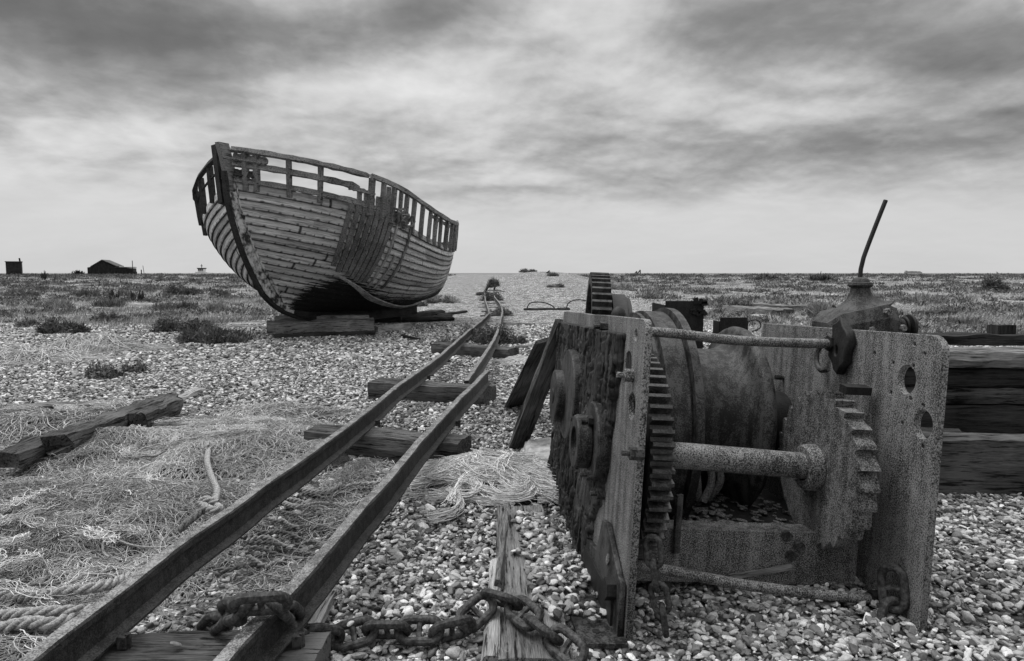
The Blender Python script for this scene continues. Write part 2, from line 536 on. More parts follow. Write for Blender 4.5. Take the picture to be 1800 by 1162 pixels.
# ------------------------------------------------------------------ the shingle, stone by stone
def pebble_nodes(mat):
    ng = bpy.data.node_groups.new('pebble_scatter', 'GeometryNodeTree')
    ng.interface.new_socket('Geometry', in_out='INPUT', socket_type='NodeSocketGeometry')
    ng.interface.new_socket('Geometry', in_out='OUTPUT', socket_type='NodeSocketGeometry')
    N, Lk = ng.nodes, ng.links
    gi, go = N.new('NodeGroupInput'), N.new('NodeGroupOutput')
    join = N.new('GeometryNodeJoinGeometry')
    for k in range(10):
        ico = N.new('GeometryNodeMeshIcoSphere')
        ico.inputs['Radius'].default_value = .5
        ico.inputs['Subdivisions'].default_value = 3
        posn = N.new('GeometryNodeInputPosition')
        off = N.new('ShaderNodeVectorMath')
        off.operation = 'ADD'
        Lk.new(posn.outputs[0], off.inputs[0])
        off.inputs[1].default_value = (k * 7.3, k * 3.1, k * 11.7)
        nz = N.new('ShaderNodeTexNoise')
        nz.inputs['Scale'].default_value = 1.15 if k % 2 else 1.6
        nz.inputs['Detail'].default_value = .6
        Lk.new(off.outputs[0], nz.inputs['Vector'])
        sub = N.new('ShaderNodeVectorMath')
        sub.operation = 'SUBTRACT'
        Lk.new(nz.outputs['Color'], sub.inputs[0])
        sub.inputs[1].default_value = (.5, .5, .5)
        scl = N.new('ShaderNodeVectorMath')
        scl.operation = 'SCALE'
        Lk.new(sub.outputs[0], scl.inputs[0])
        scl.inputs['Scale'].default_value = .62
        sp = N.new('GeometryNodeSetPosition')
        Lk.new(ico.outputs[0], sp.inputs['Geometry'])
        Lk.new(scl.outputs[0], sp.inputs['Offset'])
        ss = N.new('GeometryNodeSetShadeSmooth')
        Lk.new(sp.outputs[0], ss.inputs['Geometry'])
        sm = N.new('GeometryNodeSetMaterial')
        sm.inputs['Material'].default_value = mat
        Lk.new(ss.outputs[0], sm.inputs['Geometry'])
        g2 = N.new('GeometryNodeGeometryToInstance')
        Lk.new(sm.outputs[0], g2.inputs[0])
        Lk.new(g2.outputs[0], join.inputs[0])
    iop = N.new('GeometryNodeInstanceOnPoints')
    iop.inputs['Pick Instance'].default_value = True
    Lk.new(gi.outputs[0], iop.inputs['Points'])
    Lk.new(join.outputs[0], iop.inputs['Instance'])

    def attr(nm, typ):
        a = N.new('GeometryNodeInputNamedAttribute')
        a.data_type = typ
        a.inputs['Name'].default_value = nm
        return a.outputs['Attribute']
    Lk.new(attr('idx', 'INT'), iop.inputs['Instance Index'])
    e2r = N.new('FunctionNodeEulerToRotation')
    Lk.new(attr('rot', 'FLOAT_VECTOR'), e2r.inputs[0])
    Lk.new(e2r.outputs[0], iop.inputs['Rotation'])
    Lk.new(attr('scl', 'FLOAT_VECTOR'), iop.inputs['Scale'])
    Lk.new(iop.outputs[0], go.inputs[0])
    return ng


m, t = new_mat('pebble_stone')
oi = t.n('ShaderNodeObjectInfo').outputs['Random']
oc = t.n('ShaderNodeTexCoord').outputs['Object']
ofs = t.n('ShaderNodeVectorMath', {'operation': 'ADD'}, i0=oc)
cmb = t.n('ShaderNodeCombineXYZ', None, X=t.m('MULTIPLY', oi, 91.0), Y=t.m('MULTIPLY', oi, 37.0), Z=0.0)
t.t.links.new(cmb.outputs[0], ofs.inputs[1])
pn = t.noise(ofs.outputs[0], 3.0, 5, .7, .4)
base = t.ramp(oi, [(0.0, .035), (.22, .12), (.55, .26), (.85, .48), (1.0, .80)])
pcol = t.m('MULTIPLY', base, t.ramp(pn, [(.30, .45), (.48, .95), (.62, 1.12), (.72, 1.3)]))
finish(t, pcol, .58, pn, .25, .02, .4)
M_PEB = m


def pebble_density_pts():
    P = []
    # bands of distance, each its own pebble size and density
    for (y0, y1, dens, smin, smax) in [(1.0, 3.2, 3600, .010, .034), (3.2, 5.5, 2100, .014, .036), (5.5, 9.0, 900, .022, .045), (9.0, 15.5, 320, .040, .065)]:
        A = .88 * (y1 ** 2 - y0 ** 2) + .7 * (y1 - y0)
        n = int(A * dens)
        y = np.sqrt(RNG.random(n) * (y1 ** 2 - y0 ** 2) + y0 ** 2)
        x = (RNG.random(n) * 2 - 1) * (.88 * y + .35)
        s = smin + (smax - smin) * RNG.random(n) ** 1.7
        s = np.where(RNG.random(n) < .035, s * 1.6, s)
        P.append(np.stack([x, y, s], -1))
    return np.vstack(P)


PP = pebble_density_pts()
px_, py_, ps_ = PP.T
pz_ = ground_h(px_, py_) + (RNG.random(len(px_)) - .35) * .016 + (fbm(px_ * 3.0, py_ * 3.0, 3) - .5) * .022
EXTRA = []          # stones lying on planks and flanges: (x, y, z, size)

# ------------------------------------------------------------------ timbers
def timber(name, a, b, w, h, mat, seed=0, rough=.012, seg=26, taper=0.0, parent=None, roll=0.0, jag=.0, z_is_base=True):
    """weathered baulk from a to b (its underside's axis), w wide, h high"""
    a, b = Vector(a), Vector(b)
    d = b - a
    Ln = d.length
    ring = []
    for (yy, zz_, n) in ((-1, 0, 1), (-1, .5, 1), (-1, 1, 1), (-.45, 1, 1), (0, 1, 1), (.5, 1, 1), (1, 1, 1), (1, .5, 1), (1, 0, 1), (0, 0, 1)):
        ring.append((yy * .5 * w, zz_ * h))
    vs, fs = [], []
    nr = len(ring)
    for i in range(seg + 1):
        u = i / seg
        x = u * Ln
        for k, (yy, zz_) in enumerate(ring):
            q = mnoise.noise(Vector((x * 2.2 + seed * 5.7, k * 1.9, seed * 3.1)))
            q2 = mnoise.noise(Vector((x * 9 + seed * 2.7, k * 3.3, seed)))
            q3 = mnoise.noise(Vector((k * 2.7, seed * 7.1, 4.4)))
            f = 1 - taper * u
            xo = 0
            if i in (0, seg):
                xo = (q3 * jag + q2 * .01) * (1 if i else -1)
            corner = .93 if k in (0, 2, 6, 8) else 1
            dy = (q * 1.3 + q2 * .7) * rough
            vs.append((x + xo, yy * f * corner + dy, max(0, zz_ * f * (corner if zz_ > h * .6 else 1)) + (q2 + q) * rough * (.9 if zz_ > 0 else .2)))
    for i in range(seg):
        for k in range(nr):
            l = (k + 1) % nr
            fs.append((i * nr + k, (i + 1) * nr + k, (i + 1) * nr + l, i * nr + l))
    fs.append(tuple(range(nr)))
    fs.append(tuple(seg * nr + k for k in range(nr - 1, -1, -1)))
    o = mesh_obj(name, vs, fs, mat)
    bm = bmesh.new()
    bm.from_mesh(o.data)
    bmesh.ops.recalc_face_normals(bm, faces=bm.faces)
    bm.to_mesh(o.data)
    bm.free()
    xax = d.normalized()
    up = Vector((0, 0, 1))
    if abs(xax.z) > .98:
        up = Vector((0, 1, 0))
    yax = up.cross(xax).normalized()
    zax = xax.cross(yax)
    R = Matrix((xax, yax, zax)).transposed() @ Matrix.Rotation(roll, 3, 'X')
    o.matrix_world = Matrix.Translation(a) @ R.to_4x4()
    if parent is not None:
        o.parent = parent
    return o


# ------------------------------------------------------------------ the boat
BQ = [7.5795, 1.9967, 2.1745, 1.357, 1.7166, 0.4492, 1.2425, 1.8457, 0.3097, 0.9775, 2.57, 0.3324, -0.5604]
BT, BYAW, BPIT, BROL, BW = (-2.3603, 18.222, 0.2774), -1.8498, 0.0654, -0.0316, 0.513


def hull(t, s, side=1, off=0.0):
    L, B, z0, zm, za, bt, rk, rq, zt, mf, p, tm, tr = BQ
    t = np.asarray(t, float)
    s = np.asarray(s, float)
    zs = z0 * (1 - t) * (1 - 2 * t) + zm * 4 * t * (1 - t) + za * t * (2 * t - 1)
    b = np.where(t < tm, 1 - np.maximum(0, 1 - t / tm) ** p, 1 - (1 - bt) * (np.maximum(0, (t - tm) / (1 - tm))) ** 2) * B
    zk = zt * np.maximum(0, (t - .55) / .45) ** 2
    mm = mf * np.clip(t / .4, 0, 1) ** .8 * (1 - .25 * np.clip((t - .6) / .4, 0, 1))
    sc_ = np.clip(s, 0, 1)
    yf = (1 - mm) * sc_ ** .95 + mm * np.sin(math.pi / 2 * sc_) ** .75
    zf = (1 - mm) * s + mm * (s * .25 + .75 * (1 - np.cos(math.pi / 2 * np.minimum(s, 1.0)))) + np.maximum(s - 1, 0) * mm
    x = L * (1 - t) - rk * np.maximum(0, 1 - s) ** rq * (1 - t) ** 3 + tr * np.maximum(0, 1 - s) ** 2 * t ** 4
    return np.stack(np.broadcast_arrays(x, b * yf * side, zk + (zs - zk) * zf), -1)


def hull_n(t, s, side=1):
    e = 1e-3
    t = np.asarray(t, float)
    s = np.asarray(s, float)
    a = hull(np.minimum(t + e, 1), s, side) - hull(np.maximum(t - e, 0), s, side)
    b = hull(t, np.minimum(s + e, 1), side) - hull(t, np.maximum(s - e, 0), side)
    n = np.cross(a, b)
    n = n / (np.linalg.norm(n, axis=-1, keepdims=True) + 1e-12)
    return n * np.where(n[..., 1:2] * side < 0, -1, 1)


m, t = new_mat('weathered_clinker_planking')
ua = t.n('ShaderNodeAttribute', {'attribute_name': 'along'}).outputs['Fac']
va = t.n('ShaderNodeAttribute', {'attribute_name': 'across'}).outputs['Fac']
tar = t.n('ShaderNodeAttribute', {'attribute_name': 'tar'}).outputs['Fac']
pid = t.m('FLOOR', va)
fr = t.m('FRACT', va)
vec = t.n('ShaderNodeCombineXYZ', None, X=t.m('MULTIPLY', ua, .55), Y=t.m('MULTIPLY', va, 1.1), Z=t.m('MULTIPLY', pid, 3.7)).outputs[0]
vec2 = t.n('ShaderNodeCombineXYZ', None, X=t.m('MULTIPLY', ua, 1.6), Y=t.m('MULTIPLY', va, 9.0), Z=t.m('MULTIPLY', pid, 1.7)).outputs[0]
vec3 = t.n('ShaderNodeCombineXYZ', None, X=t.m('MULTIPLY', ua, 4.0), Y=t.m('MULTIPLY', va, 5.0), Z=pid).outputs[0]
a1 = t.noise(vec, 1.6, 5, .65)
a2 = t.noise(vec2, 2.0, 5, .7)
a3 = t.noise(vec3, 2.0, 5, .7, .4)
f = t.m('ADD', t.m('MULTIPLY', a1, .35), t.m('ADD', t.m('MULTIPLY', a2, .35), t.m('MULTIPLY', a3, .3)))
paint = t.ramp(f, [(.37, .04), (.43, .20), (.485, .48), (.60, .80)])
# darker along the laps and round the nail heads
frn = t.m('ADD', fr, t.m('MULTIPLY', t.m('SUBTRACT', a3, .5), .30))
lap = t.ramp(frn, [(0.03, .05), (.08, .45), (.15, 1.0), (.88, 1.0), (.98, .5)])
wn = t.n('ShaderNodeTexWhiteNoise', {'noise_dimensions': '1D'}, W=pid).outputs['Value']
seg_ = t.m('ADD', t.m('MULTIPLY', ua, .38), t.m('MULTIPLY', wn, 3.0))
wn2 = t.n('ShaderNodeTexWhiteNoise', {'noise_dimensions': '2D'}, Vector=t.n('ShaderNodeCombineXYZ', None, X=pid, Y=t.m('FLOOR', seg_), Z=0.0).outputs[0]).outputs['Value']
butt = t.ramp(t.m('ABSOLUTE', t.m('SUBTRACT', t.m('FRACT', seg_), .5)), [(0.0, .08), (.004, .2), (.007, 1)])
crk = t.ramp(t.noise(vec2, 1.1, 6, .75), [(.36, .25), (.40, 1)])
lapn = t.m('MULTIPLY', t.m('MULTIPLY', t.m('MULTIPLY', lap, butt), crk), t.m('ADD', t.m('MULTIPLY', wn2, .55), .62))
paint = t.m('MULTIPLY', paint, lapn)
jit = t.noise(t.n('ShaderNodeCombineXYZ', None, X=t.m('MULTIPLY', ua, 2.2), Y=pid, Z=0.0).outputs[0], 1.0, 2, .5)
nl = t.m('SUBTRACT', t.m('FRACT', t.m('ADD', t.m('MULTIPLY', ua, 8.0), t.m('ADD', t.m('MULTIPLY', jit, 2.6), t.m('MULTIPLY', pid, .37)))), .5)
nd = t.m('ADD', t.m('POWER', t.m('ABSOLUTE', t.m('MULTIPLY', nl, 1.0)), 2.0), t.m('POWER', t.m('ABSOLUTE', t.m('MULTIPLY', t.m('SUBTRACT', fr, .13), .9)), 2.0))
paint = t.m('MULTIPLY', paint, t.ramp(nd, [(.002, .30), (.016, 1)]))
# tar on the bottom planks, worn through in streaks
tv = t.n('ShaderNodeCombineXYZ', None, X=t.m('MULTIPLY', ua, 1.4), Y=t.m('MULTIPLY', va, 3.0), Z=0.0).outputs[0]
tn = t.noise(tv, 1.6, 6, .72)
tn2 = t.noise(vec2, 1.2, 4, .7)
tm_ = t.m('ADD', tar, t.m('ADD', t.m('MULTIPLY', t.m('SUBTRACT', tn, .5), .75), t.m('MULTIPLY', t.m('SUBTRACT', tn2, .5), .55)))
tmask = t.ramp(tm_, [(.49, 0), (.515, 1)])
tarc = t.ramp(t.noise(vec3, 3.0, 5, .7), [(.5, .008), (.62, .03), (.72, .22)])
mx_ = t.n('ShaderNodeMix', {'data_type': 'FLOAT'}, Factor=tmask)
t.t.links.new(paint, mx_.inputs[2])
t.t.links.new(tarc, mx_.inputs[3])
finish(t, mx_.outputs[0], .8, t.m('ADD', a2, a3), .8, .012, .25)
M_HULL = m

boat = empty('fishing_boat', BT)
boat.rotation_mode = 'QUATERNION'
Rb = Matrix.Rotation(BYAW, 3, 'Z') @ Matrix.Rotation(BPIT, 3, 'X') @ Matrix.Rotation(BROL, 3, 'Y')
boat.rotation_quaternion = Rb.to_quaternion()
tag(boat, 'derelict clinker wooden fishing boat with open bulwarks propped on timbers', 'fishing boat')

NST = 18
NT_ = 90
tt = np.r_[np.linspace(0, .12, 24, endpoint=False), np.linspace(.12, 1, NT_ - 24)]
sb = np.linspace(0.0, 1.0, NST + 1) ** 1.05
V, Fc, A_al, A_ac, A_tar = [], [], [], [], []
for side in (1, -1):
    for k in range(NST):
        s0, s1 = sb[k], sb[k + 1]
        rows = [(s0 - .006, .004, 0.0), (s0 - .006, .034, .01), (s0 + (s1 - s0) * .25, .030, .25), (s0 + (s1 - s0) * .6, .02, .6), (s1, .006, .98)]
        base = sum(len(v) for v in V)
        for (s, of, frac) in rows:
            wav = .006 * np.sin(tt * 37 + k * 2.3) + .004 * (fbm(tt * 30, tt * 0 + k * 3.3, 2) - .5)
            P = hull(tt, np.full_like(tt, max(s, 0)), side) + hull_n(tt, np.full_like(tt, np.clip(s, .002, .999)), side) * of
            P[:, 2] += wav * (.5 if k < NST - 1 else 1)
            V.append(P)
            A_al.append(P[:, 0] + k * 1.31 + (side < 0) * 9)
            A_ac.append(np.full(len(tt), k + frac + (side < 0) * 40))
            # tar line in terms of height up the planking
            thr = np.interp(tt, [0, .03, .07, .12, .18, .25, .4, .6, 1], [-.2, .02, .18, .34, .44, .40, .30, .30, .30])
            A_tar.append(.5 + (thr - s) * 1.5)
        nt_ = len(tt)
        for r in range(len(rows) - 1):
            i = np.arange(nt_ - 1)
            a = base + r * nt_ + i
            q = np.stack([a, a + 1, a + 1 + nt_, a + nt_], -1)
            Fc.append(q if side > 0 else q[:, ::-1])
V = np.vstack(V)
hullo = mesh_obj('hull', V, np.vstack(Fc), M_HULL, boat, smooth=False,
                 attrs={'along': np.concatenate(A_al), 'across': np.concatenate(A_ac), 'tar': np.concatenate(A_tar)})
# transom
mb = MB()
ss_ = np.linspace(0, 1, 14)
TP, TS = hull(1.0, ss_, 1), hull(1.0, ss_, -1)
vs = [tuple(p) for p in TP] + [tuple(p) for p in TS] + [(p[0] - .05, p[1], p[2]) for p in TP] + [(p[0] - .05, p[1], p[2]) for p in TS]
fs = []
for i in range(13):
    fs += [(i, i + 1, 15 + i, 14 + i), (28 + i, 42 + i, 43 + i, 29 + i), (i, 28 + i, 29 + i, i + 1), (14 + i, 15 + i, 43 + i, 42 + i)]
fs.append((13, 27, 55, 41))
mb.add(vs, fs)
mb.build('transom', M_WM, boat)
# deck
td = np.linspace(.03, .995, 40)
dk, df = [], []
for i, q in enumerate(td):
    for side in (1, -1):
        p = hull(q, .955, side)
        dk.append((p[0], p[1] * .985, p[2] - .02))
    if i:
        a = 2 * (i - 1)
        df.append((a, a + 1, a + 3, a + 2))
mesh_obj('deck', dk, df, M_WM, boat)


def ribbon(path, nrm, wid, thk, name, mat, jitter=.006, seed=0, wdir=None):
    """board following path; nrm = face normal per point, wid across, thk through"""
    P = np.asarray(path, float)
    n = len(P)
    T = np.gradient(P, axis=0)
    T /= np.linalg.norm(T, axis=1, keepdims=True)
    Nn = np.asarray(nrm, float) * np.ones_like(P)
    Nn = Nn - T * (Nn * T).sum(1, keepdims=True)
    Nn /= np.linalg.norm(Nn, axis=1, keepdims=True)
    Bn = np.cross(T, Nn)
    vs = []
    for i in range(n):
        j = [(mnoise.noise(Vector((i * .6, k * 3.1, seed * 7.7))) * jitter * 2) for k in range(4)]
        wv = wid[i] if hasattr(wid, '__len__') else wid
        for k, (u, v) in enumerate(((-.5, 0), (.5, 0), (.5, 1), (-.5, 1))):
            vs.append(P[i] + Bn[i] * (u * wv + j[k]) + Nn[i] * (v * thk + j[(k + 1) % 4] * .4))
    fs = []
    for i in range(n - 1):
        for k in range(4):
            l = (k + 1) % 4
            fs.append((i * 4 + k, i * 4 + l, (i + 1) * 4 + l, (i + 1) * 4 + k))
    fs += [(0, 1, 2, 3), tuple((n - 1) * 4 + k for k in (3, 2, 1, 0))]
    mbb = MB()
    mbb.add(vs, fs)
    return mbb.build(name, mat, boat)


# stem: dark outer cutwater and pale painted band on each side of it
sv = np.linspace(0, 1.0, 26)
stem_c = hull(0.0 * sv, sv, 1)
stem_c = np.vstack([stem_c, stem_c[-1] + np.array([[.01, -.01, .16], [.03, -.03, .34], [.05, -.05, .50], [.06, -.07, .62]])])
keel_x = np.linspace(.75, stem_c[0, 0], 16)
keel_c = np.stack([keel_x, 0 * keel_x, 0 * keel_x], -1)


def fwd_off(C):
    T = np.gradient(C, axis=0)
    T /= np.linalg.norm(T, axis=1, keepdims=True)
    return np.stack([T[:, 2], 0 * T[:, 0], -T[:, 0]], -1)


allc = np.vstack([keel_c[:-1], stem_c])
_n0 = len(keel_c) - 1
for _ in range(14):         # round the forefoot
    _a = allc.copy()
    _a[_n0 - 6:_n0 + 6] = (allc[_n0 - 7:_n0 + 5] + allc[_n0 - 5:_n0 + 7]) / 2
    allc = _a
off = fwd_off(allc)
# soften the corner between keel and stem
for _ in range(10):
    off[1:-1] = (off[:-2] + off[1:-1] + off[2:]) / 3
off /= np.linalg.norm(off, axis=1, keepdims=True)


def loft_keel(name, c0, o0, d0, d1, hw0, hw1, mat, jit=.008, seed=0):
    vs = []
    n = len(c0)
    for i in range(n):
        a = c0[i] + o0[i] * d0
        b = c0[i] + o0[i] * (d1[i] if hasattr(d1, '__len__') else d1)
        j = mnoise.noise(Vector((i * .5, seed, 0))) * jit
        vs += [a + [0, hw0 + j, 0], b + [0, hw1 + j, 0], b + [0, -hw1 + j, 0], a + [0, -hw0 + j, 0]]
    fs = []
    for i in range(n - 1):
        for k in range(4):
            l = (k + 1) % 4
            fs.append((i * 4 + k, i * 4 + l, (i + 1) * 4 + l, (i + 1) * 4 + k))
    fs += [(0, 1, 2, 3), tuple((n - 1) * 4 + k for k in (3, 2, 1, 0))]
    b_ = MB()
    b_.add(vs, fs)
    return b_.build(name, mat, boat)


nk = len(keel_c) - 1
loft_keel('keel', allc[:nk + 2], off[:nk + 2], -.10, .22, .09, .075, M_WD, seed=2)
hd = nk + 24
loft_keel('stem', allc[nk - 2:hd], off[nk - 2:hd], -.12, np.interp(np.arange(hd - nk + 2), [0, 6, 20, 30], [.20, .22, .15, .12]), .085, .055, M_STEM, seed=3)
loft_keel('stem_head', allc[hd - 1:], off[hd - 1:], -.10, .13, .045, .04, M_WM, seed=4)
loft_keel('cutwater', allc[nk - 2:hd + 3], off[nk - 2:hd + 3], np.interp(0, [0], [.13]), np.interp(np.arange(hd - nk + 5), [0, 6, 20, 30], [.25, .275, .20, .17]), .058, .035, M_WD, seed=5)
# pale band either side
for side in (1, -1):
    c = stem_c[:27]
    nn = np.tile([0.35, side * 1.0, 0], (len(c), 1))
    ribbon(c[4:] + np.array([-.06, side * .085, 0]), nn[4:], .10, .03, 'stem_band', M_STEM if side > 0 else M_WD, seed=side + 5)
# second stem-head timber leaning beside the first
mb = MB()
mb.box(Vector(stem_c[26]) + Vector((-.04, -.23, -.02)), (.14, .08, 1.0), Matrix.Rotation(-.12, 3, 'Y') @ Matrix.Rotation(.16, 3, 'X'))
mb.build('stem_head', M_WD, boat)
# deadwood skeg below the rising stern planks
xs_ = np.linspace(.95, 4.2, 12)
vs, fs = [], []
for i, x in enumerate(xs_):
    tq = 1 - x / BQ[0]
    zt_ = float(hull(tq, 0.0)[2]) + .03
    vs += [(x, .06, -.12), (x, -.06, -.12), (x, -.05, zt_ + .05), (x, .05, zt_ + .05)]
for i in range(11):
    for k in range(4):
        l = (k + 1) % 4
        fs.append((i * 4 + k, i * 4 + l, (i + 1) * 4 + l, (i + 1) * 4 + k))
fs += [(0, 1, 2, 3), (47, 46, 45, 44)]
mb = MB()
mb.add(vs, fs)
mb.build('deadwood', M_WD, boat)
mb = MB()
mb.box((.93, 0, .08), (.10, .13, .52), Matrix.Rotation(.12, 3, 'Y'))
mb.build('stern_post', M_WM, boat)
mb = MB()
for r_, x_ in ((.075, .07), (.045, .075)):
    mb.tube([(6.0 + .001, x_, .12 + r_ * 0), (6.0, x_ + .05, .12)], r_, 16)
mb.build('hawse_fitting', M_RUSTD, boat)


def cap_pt(t, side, up=BW, out=.10):
    p = hull(t, 1.0, side)
    tcl = np.clip(np.asarray(t) * 6, 0, 1)
    return p + np.stack([0 * tcl, out * side * BQ[1] / 1.75 * tcl, up + 0 * tcl], -1)


def rail_piece(name, t0, t1, side, up, wid, thk, mat, out=.10, n=24, seed=0, lift=0.0, flat=False):
    q = np.linspace(t0, t1, n)
    P = cap_pt(q, side, up, out)
    P[:, 2] += lift
    nn = np.tile([0, 0, 1.0] if flat else [0, side * 1.0, .12], (n, 1))
    wj = np.full(n, wid) * (1 + .10 * np.sin(np.arange(n) * 1.7 + seed))
    wj[-1] *= .35
    wj[-2] *= .8
    return ribbon(P, nn, wj, thk, name, mat, .008, seed)


# port side cap rail in two broken lengths, starboard in one
rail_piece('cap_rail', .002, .171, 1, BW, .085, .06, M_WM, seed=1)
rail_piece('cap_rail', .175, .99, 1, BW, .085, .06, M_WM, seed=2, lift=.02)
rail_piece('cap_rail', .002, .985, -1, BW, .10, .07, M_WD, seed=3)
rail_piece('bulwark_plank', .002, .155, 1, .29, .11, .035, M_WM, out=.07, seed=4)
rail_piece('bulwark_plank', .003, .036, 1, .40, .14, .035, M_WM, out=.085, seed=5)
rail_piece('bulwark_plank', .003, .026, 1, .15, .13, .03, M_WD, out=.05, seed=15)
rail_piece('bulwark_plank', .003, .20, 1, .035, .10, .03, M_WM, out=.03, seed=6)
rail_piece('bulwark_plank', .135, .185, 1, .24, .07, .035, M_WM, out=.08, seed=7)
rail_piece('bulwark_plank', .45, .99, 1, .44, .07, .03, M_WM, out=.07, seed=9)
rail_piece('bulwark_plank', .004, .985, -1, .30, .06, .03, M_WD, out=.07, seed=8)


def stanchion(t, side, w_=.10, lean=0.0, top=BW, mat=None, bot=-.12):
    a = cap_pt(t, side, bot, .0)
    b = cap_pt(t, side, top, .085)
    b = b + np.array([lean, 0, 0])
    P = np.linspace(a, b, 5)
    # board lies across the hull side
    return ribbon(P, np.tile([0, side, .0], (5, 1)), w_, .07, 'stanchion', mat or M_WM, .008, seed=t * 31 + side)


for q, wq in ((.012, .10), (.022, .10), (.056, .07), (.093, .07), (.178, .13), (.205, .08), (.235, .09), (.262, .045), (.285, .07), (.325, .07), (.375, .075), (.43, .06), (.48, .085), (.53, .05), (.60, .10), (.68, .07), (.76, .10), (.84, .07), (.92, .09), (.98, .09)):
    stanchion(q, 1, wq, lean=random.uniform(-.03, .03))
for q in (.018, .045, .085, .14, .20, .27, .34, .42, .5, .6, .7, .8, .9):
    stanchion(q, -1, .09, mat=M_WD)
# dark bulwark boards left standing at the starboard bow
rail_piece('bulwark_plank', .003, .02, -1, .20, .30, .03, M_WD, out=.03, n=6, seed=12)


# fender slats down the port side
def slat(t, s0, s1, w_, mat, extra=0.0, thk=.036, nm='rubbing_slat', dt=0.0):
    sq = np.linspace(s0, min(s1, 1.0), 16)
    tq = t + dt * (sq - s0)
    P = hull(tq, sq, 1) + hull_n(tq, np.clip(sq, .01, .99), 1) * .022
    N_ = hull_n(tq, np.clip(sq, .01, .99), 1)
    if extra > 0:
        e = np.linspace(.25, 1, 4)[:, None] * extra
        P = np.vstack([P, P[-1] + e * np.array([[0, .12, 1.0]])])
        N_ = np.vstack([N_] + [N_[-1:]] * 4)
    return ribbon(P, N_, w_, thk, nm, mat, .006, seed=t * 77)


for k in range(8):
    tq = .145 + k * .0135
    slat(tq, .50 - .012 * k + random.uniform(-.015, .015), 1.0, .085, M_WM, extra=(.05, .30, .24, .20, .26, .32, .5, .30)[k])
slat(.262, .40, .97, .045, M_WL, nm='rubbing_slat')
slat(.288, .40, .72, .045, M_WL)
slat(.318, .40, .98, .05, M_WM)
# sprung pale plank peeling from the quarter
tq = np.linspace(.165, .86, 30)
sq = np.interp(tq, [.165, .3, .5, .86], [.455, .30, .20, .06])
P = hull(tq, sq, 1) + hull_n(tq, sq, 1) * np.interp(tq, [.165, .3, .86], [.10, .07, .05])[:, None]
ribbon(P, hull_n(tq, sq, 1), np.interp(tq, [.165, .3, .86], [.04, .12, .08]), .035, 'sprung_plank', M_WL, .008, 4)
# heap of rope and a hatch dome on deck
mb = MB()
for k in range(26):
    c = cap_pt(random.uniform(.215, .30), 1, -.05, .0) + np.array([0, random.uniform(-.25, .10), 0])
    pts = [Vector(c) + Vector((random.uniform(-.14, .14), random.uniform(-.12, .12), random.uniform(-.05, .22))) for _ in range(7)]
    mb.tube(smooth_path(pts, .04), .022, 6)
mb.build('deck_rope', M_ROPED, boat, smooth=True)
mb = MB()
c = hull(.085, 1.0, 1) * .72 + hull(.085, 1.0, -1) * .28 + np.array([-.1, 0, .10])
pr = [(0.0, 0.20), (.03, .21), (.17, .21), (.21, .17), (.22, .02)]
vs, fs = [], []
for i in range(28):
    a = 2 * math.pi * i / 28
    for (h_, r_) in pr:
        vs.append((c[0] + r_ * 1.1 * math.cos(a) + h_ * .2, c[1] + r_ * math.sin(a), c[2] + h_ - .12))
for i in range(28):
    j = (i + 1) % 28
    for k in range(4):
        fs.append((i * 5 + k, i * 5 + k + 1, j * 5 + k + 1, j * 5 + k))
mb.add(vs, fs)
mb.build('hatch_cover', M_WD, boat, smooth=True)

# timbers that carry the boat
tb = dict(cat='timber', group='timbers under the boat')
o = timber('bow_timber', G(470, 591), G(657, 586), .30, .24, M_WG, 3, .022)
tag(o, 'thick cracked grey timber baulk under the forefoot of the boat', **tb)
o.location.z += .06
o = timber('base_timber', G(478, 600, -.03) + Vector((0, .1, 0)), G(655, 592, -.03) + Vector((0, .1, 0)), .25, .11, M_WD, 4, .02)
tag(o, 'dark flat timber half buried beneath the thick bow baulk', **tb)
a = G(478, 591) + Vector((0, .25, .28))
o = timber('wedge_board', a, a + Vector((1.75, .25, .03)), .22, .09, M_WG, 5, .02, taper=.3)
tag(o, 'split board wedged between the thick baulk and the keel', **tb)
o = timber('short_timber', G(658, 586), G(716, 580), .22, .15, M_WG, 6, .012)
tag(o, 'short squared timber at the right end of the thick bow baulk', **tb)
o = timber('keel_timber', G(640, 570), G(790, 566), .5, .10, M_WD, 7, .02)
o.location.y += .7
tag(o, 'dark wide board lying on shingle under the middle of the keel', **tb)
o = timber('stern_timber', G(690, 566), G(770, 553), .45, .14, M_WD, 8, .02)
tag(o, 'dark timber block under the aft end of the keel', **tb)
o = timber('loose_board', G(722, 562), G(792, 556), .16, .06, M_WD, 9, .015)
tag(o, 'dark splintered board lying right of the stern timbers', **tb)
o = timber('loose_board', G(765, 556), G(818, 549), .14, .06, M_WD, 10, .015)
tag(o, 'black board lying between the boat stern and the track', **tb)
o = timber('loose_board', G(395, 574), G(468, 576), .08, .03, M_WL, 11, .01)
tag(o, 'thin bleached lath on the shingle left of the bow baulk', **tb)
o = timber('loose_board', G(708, 592), G(735, 598), .10, .04, M_WD, 12, .01)
tag(o, 'small dark scrap of wood below the short squared timber', **tb)

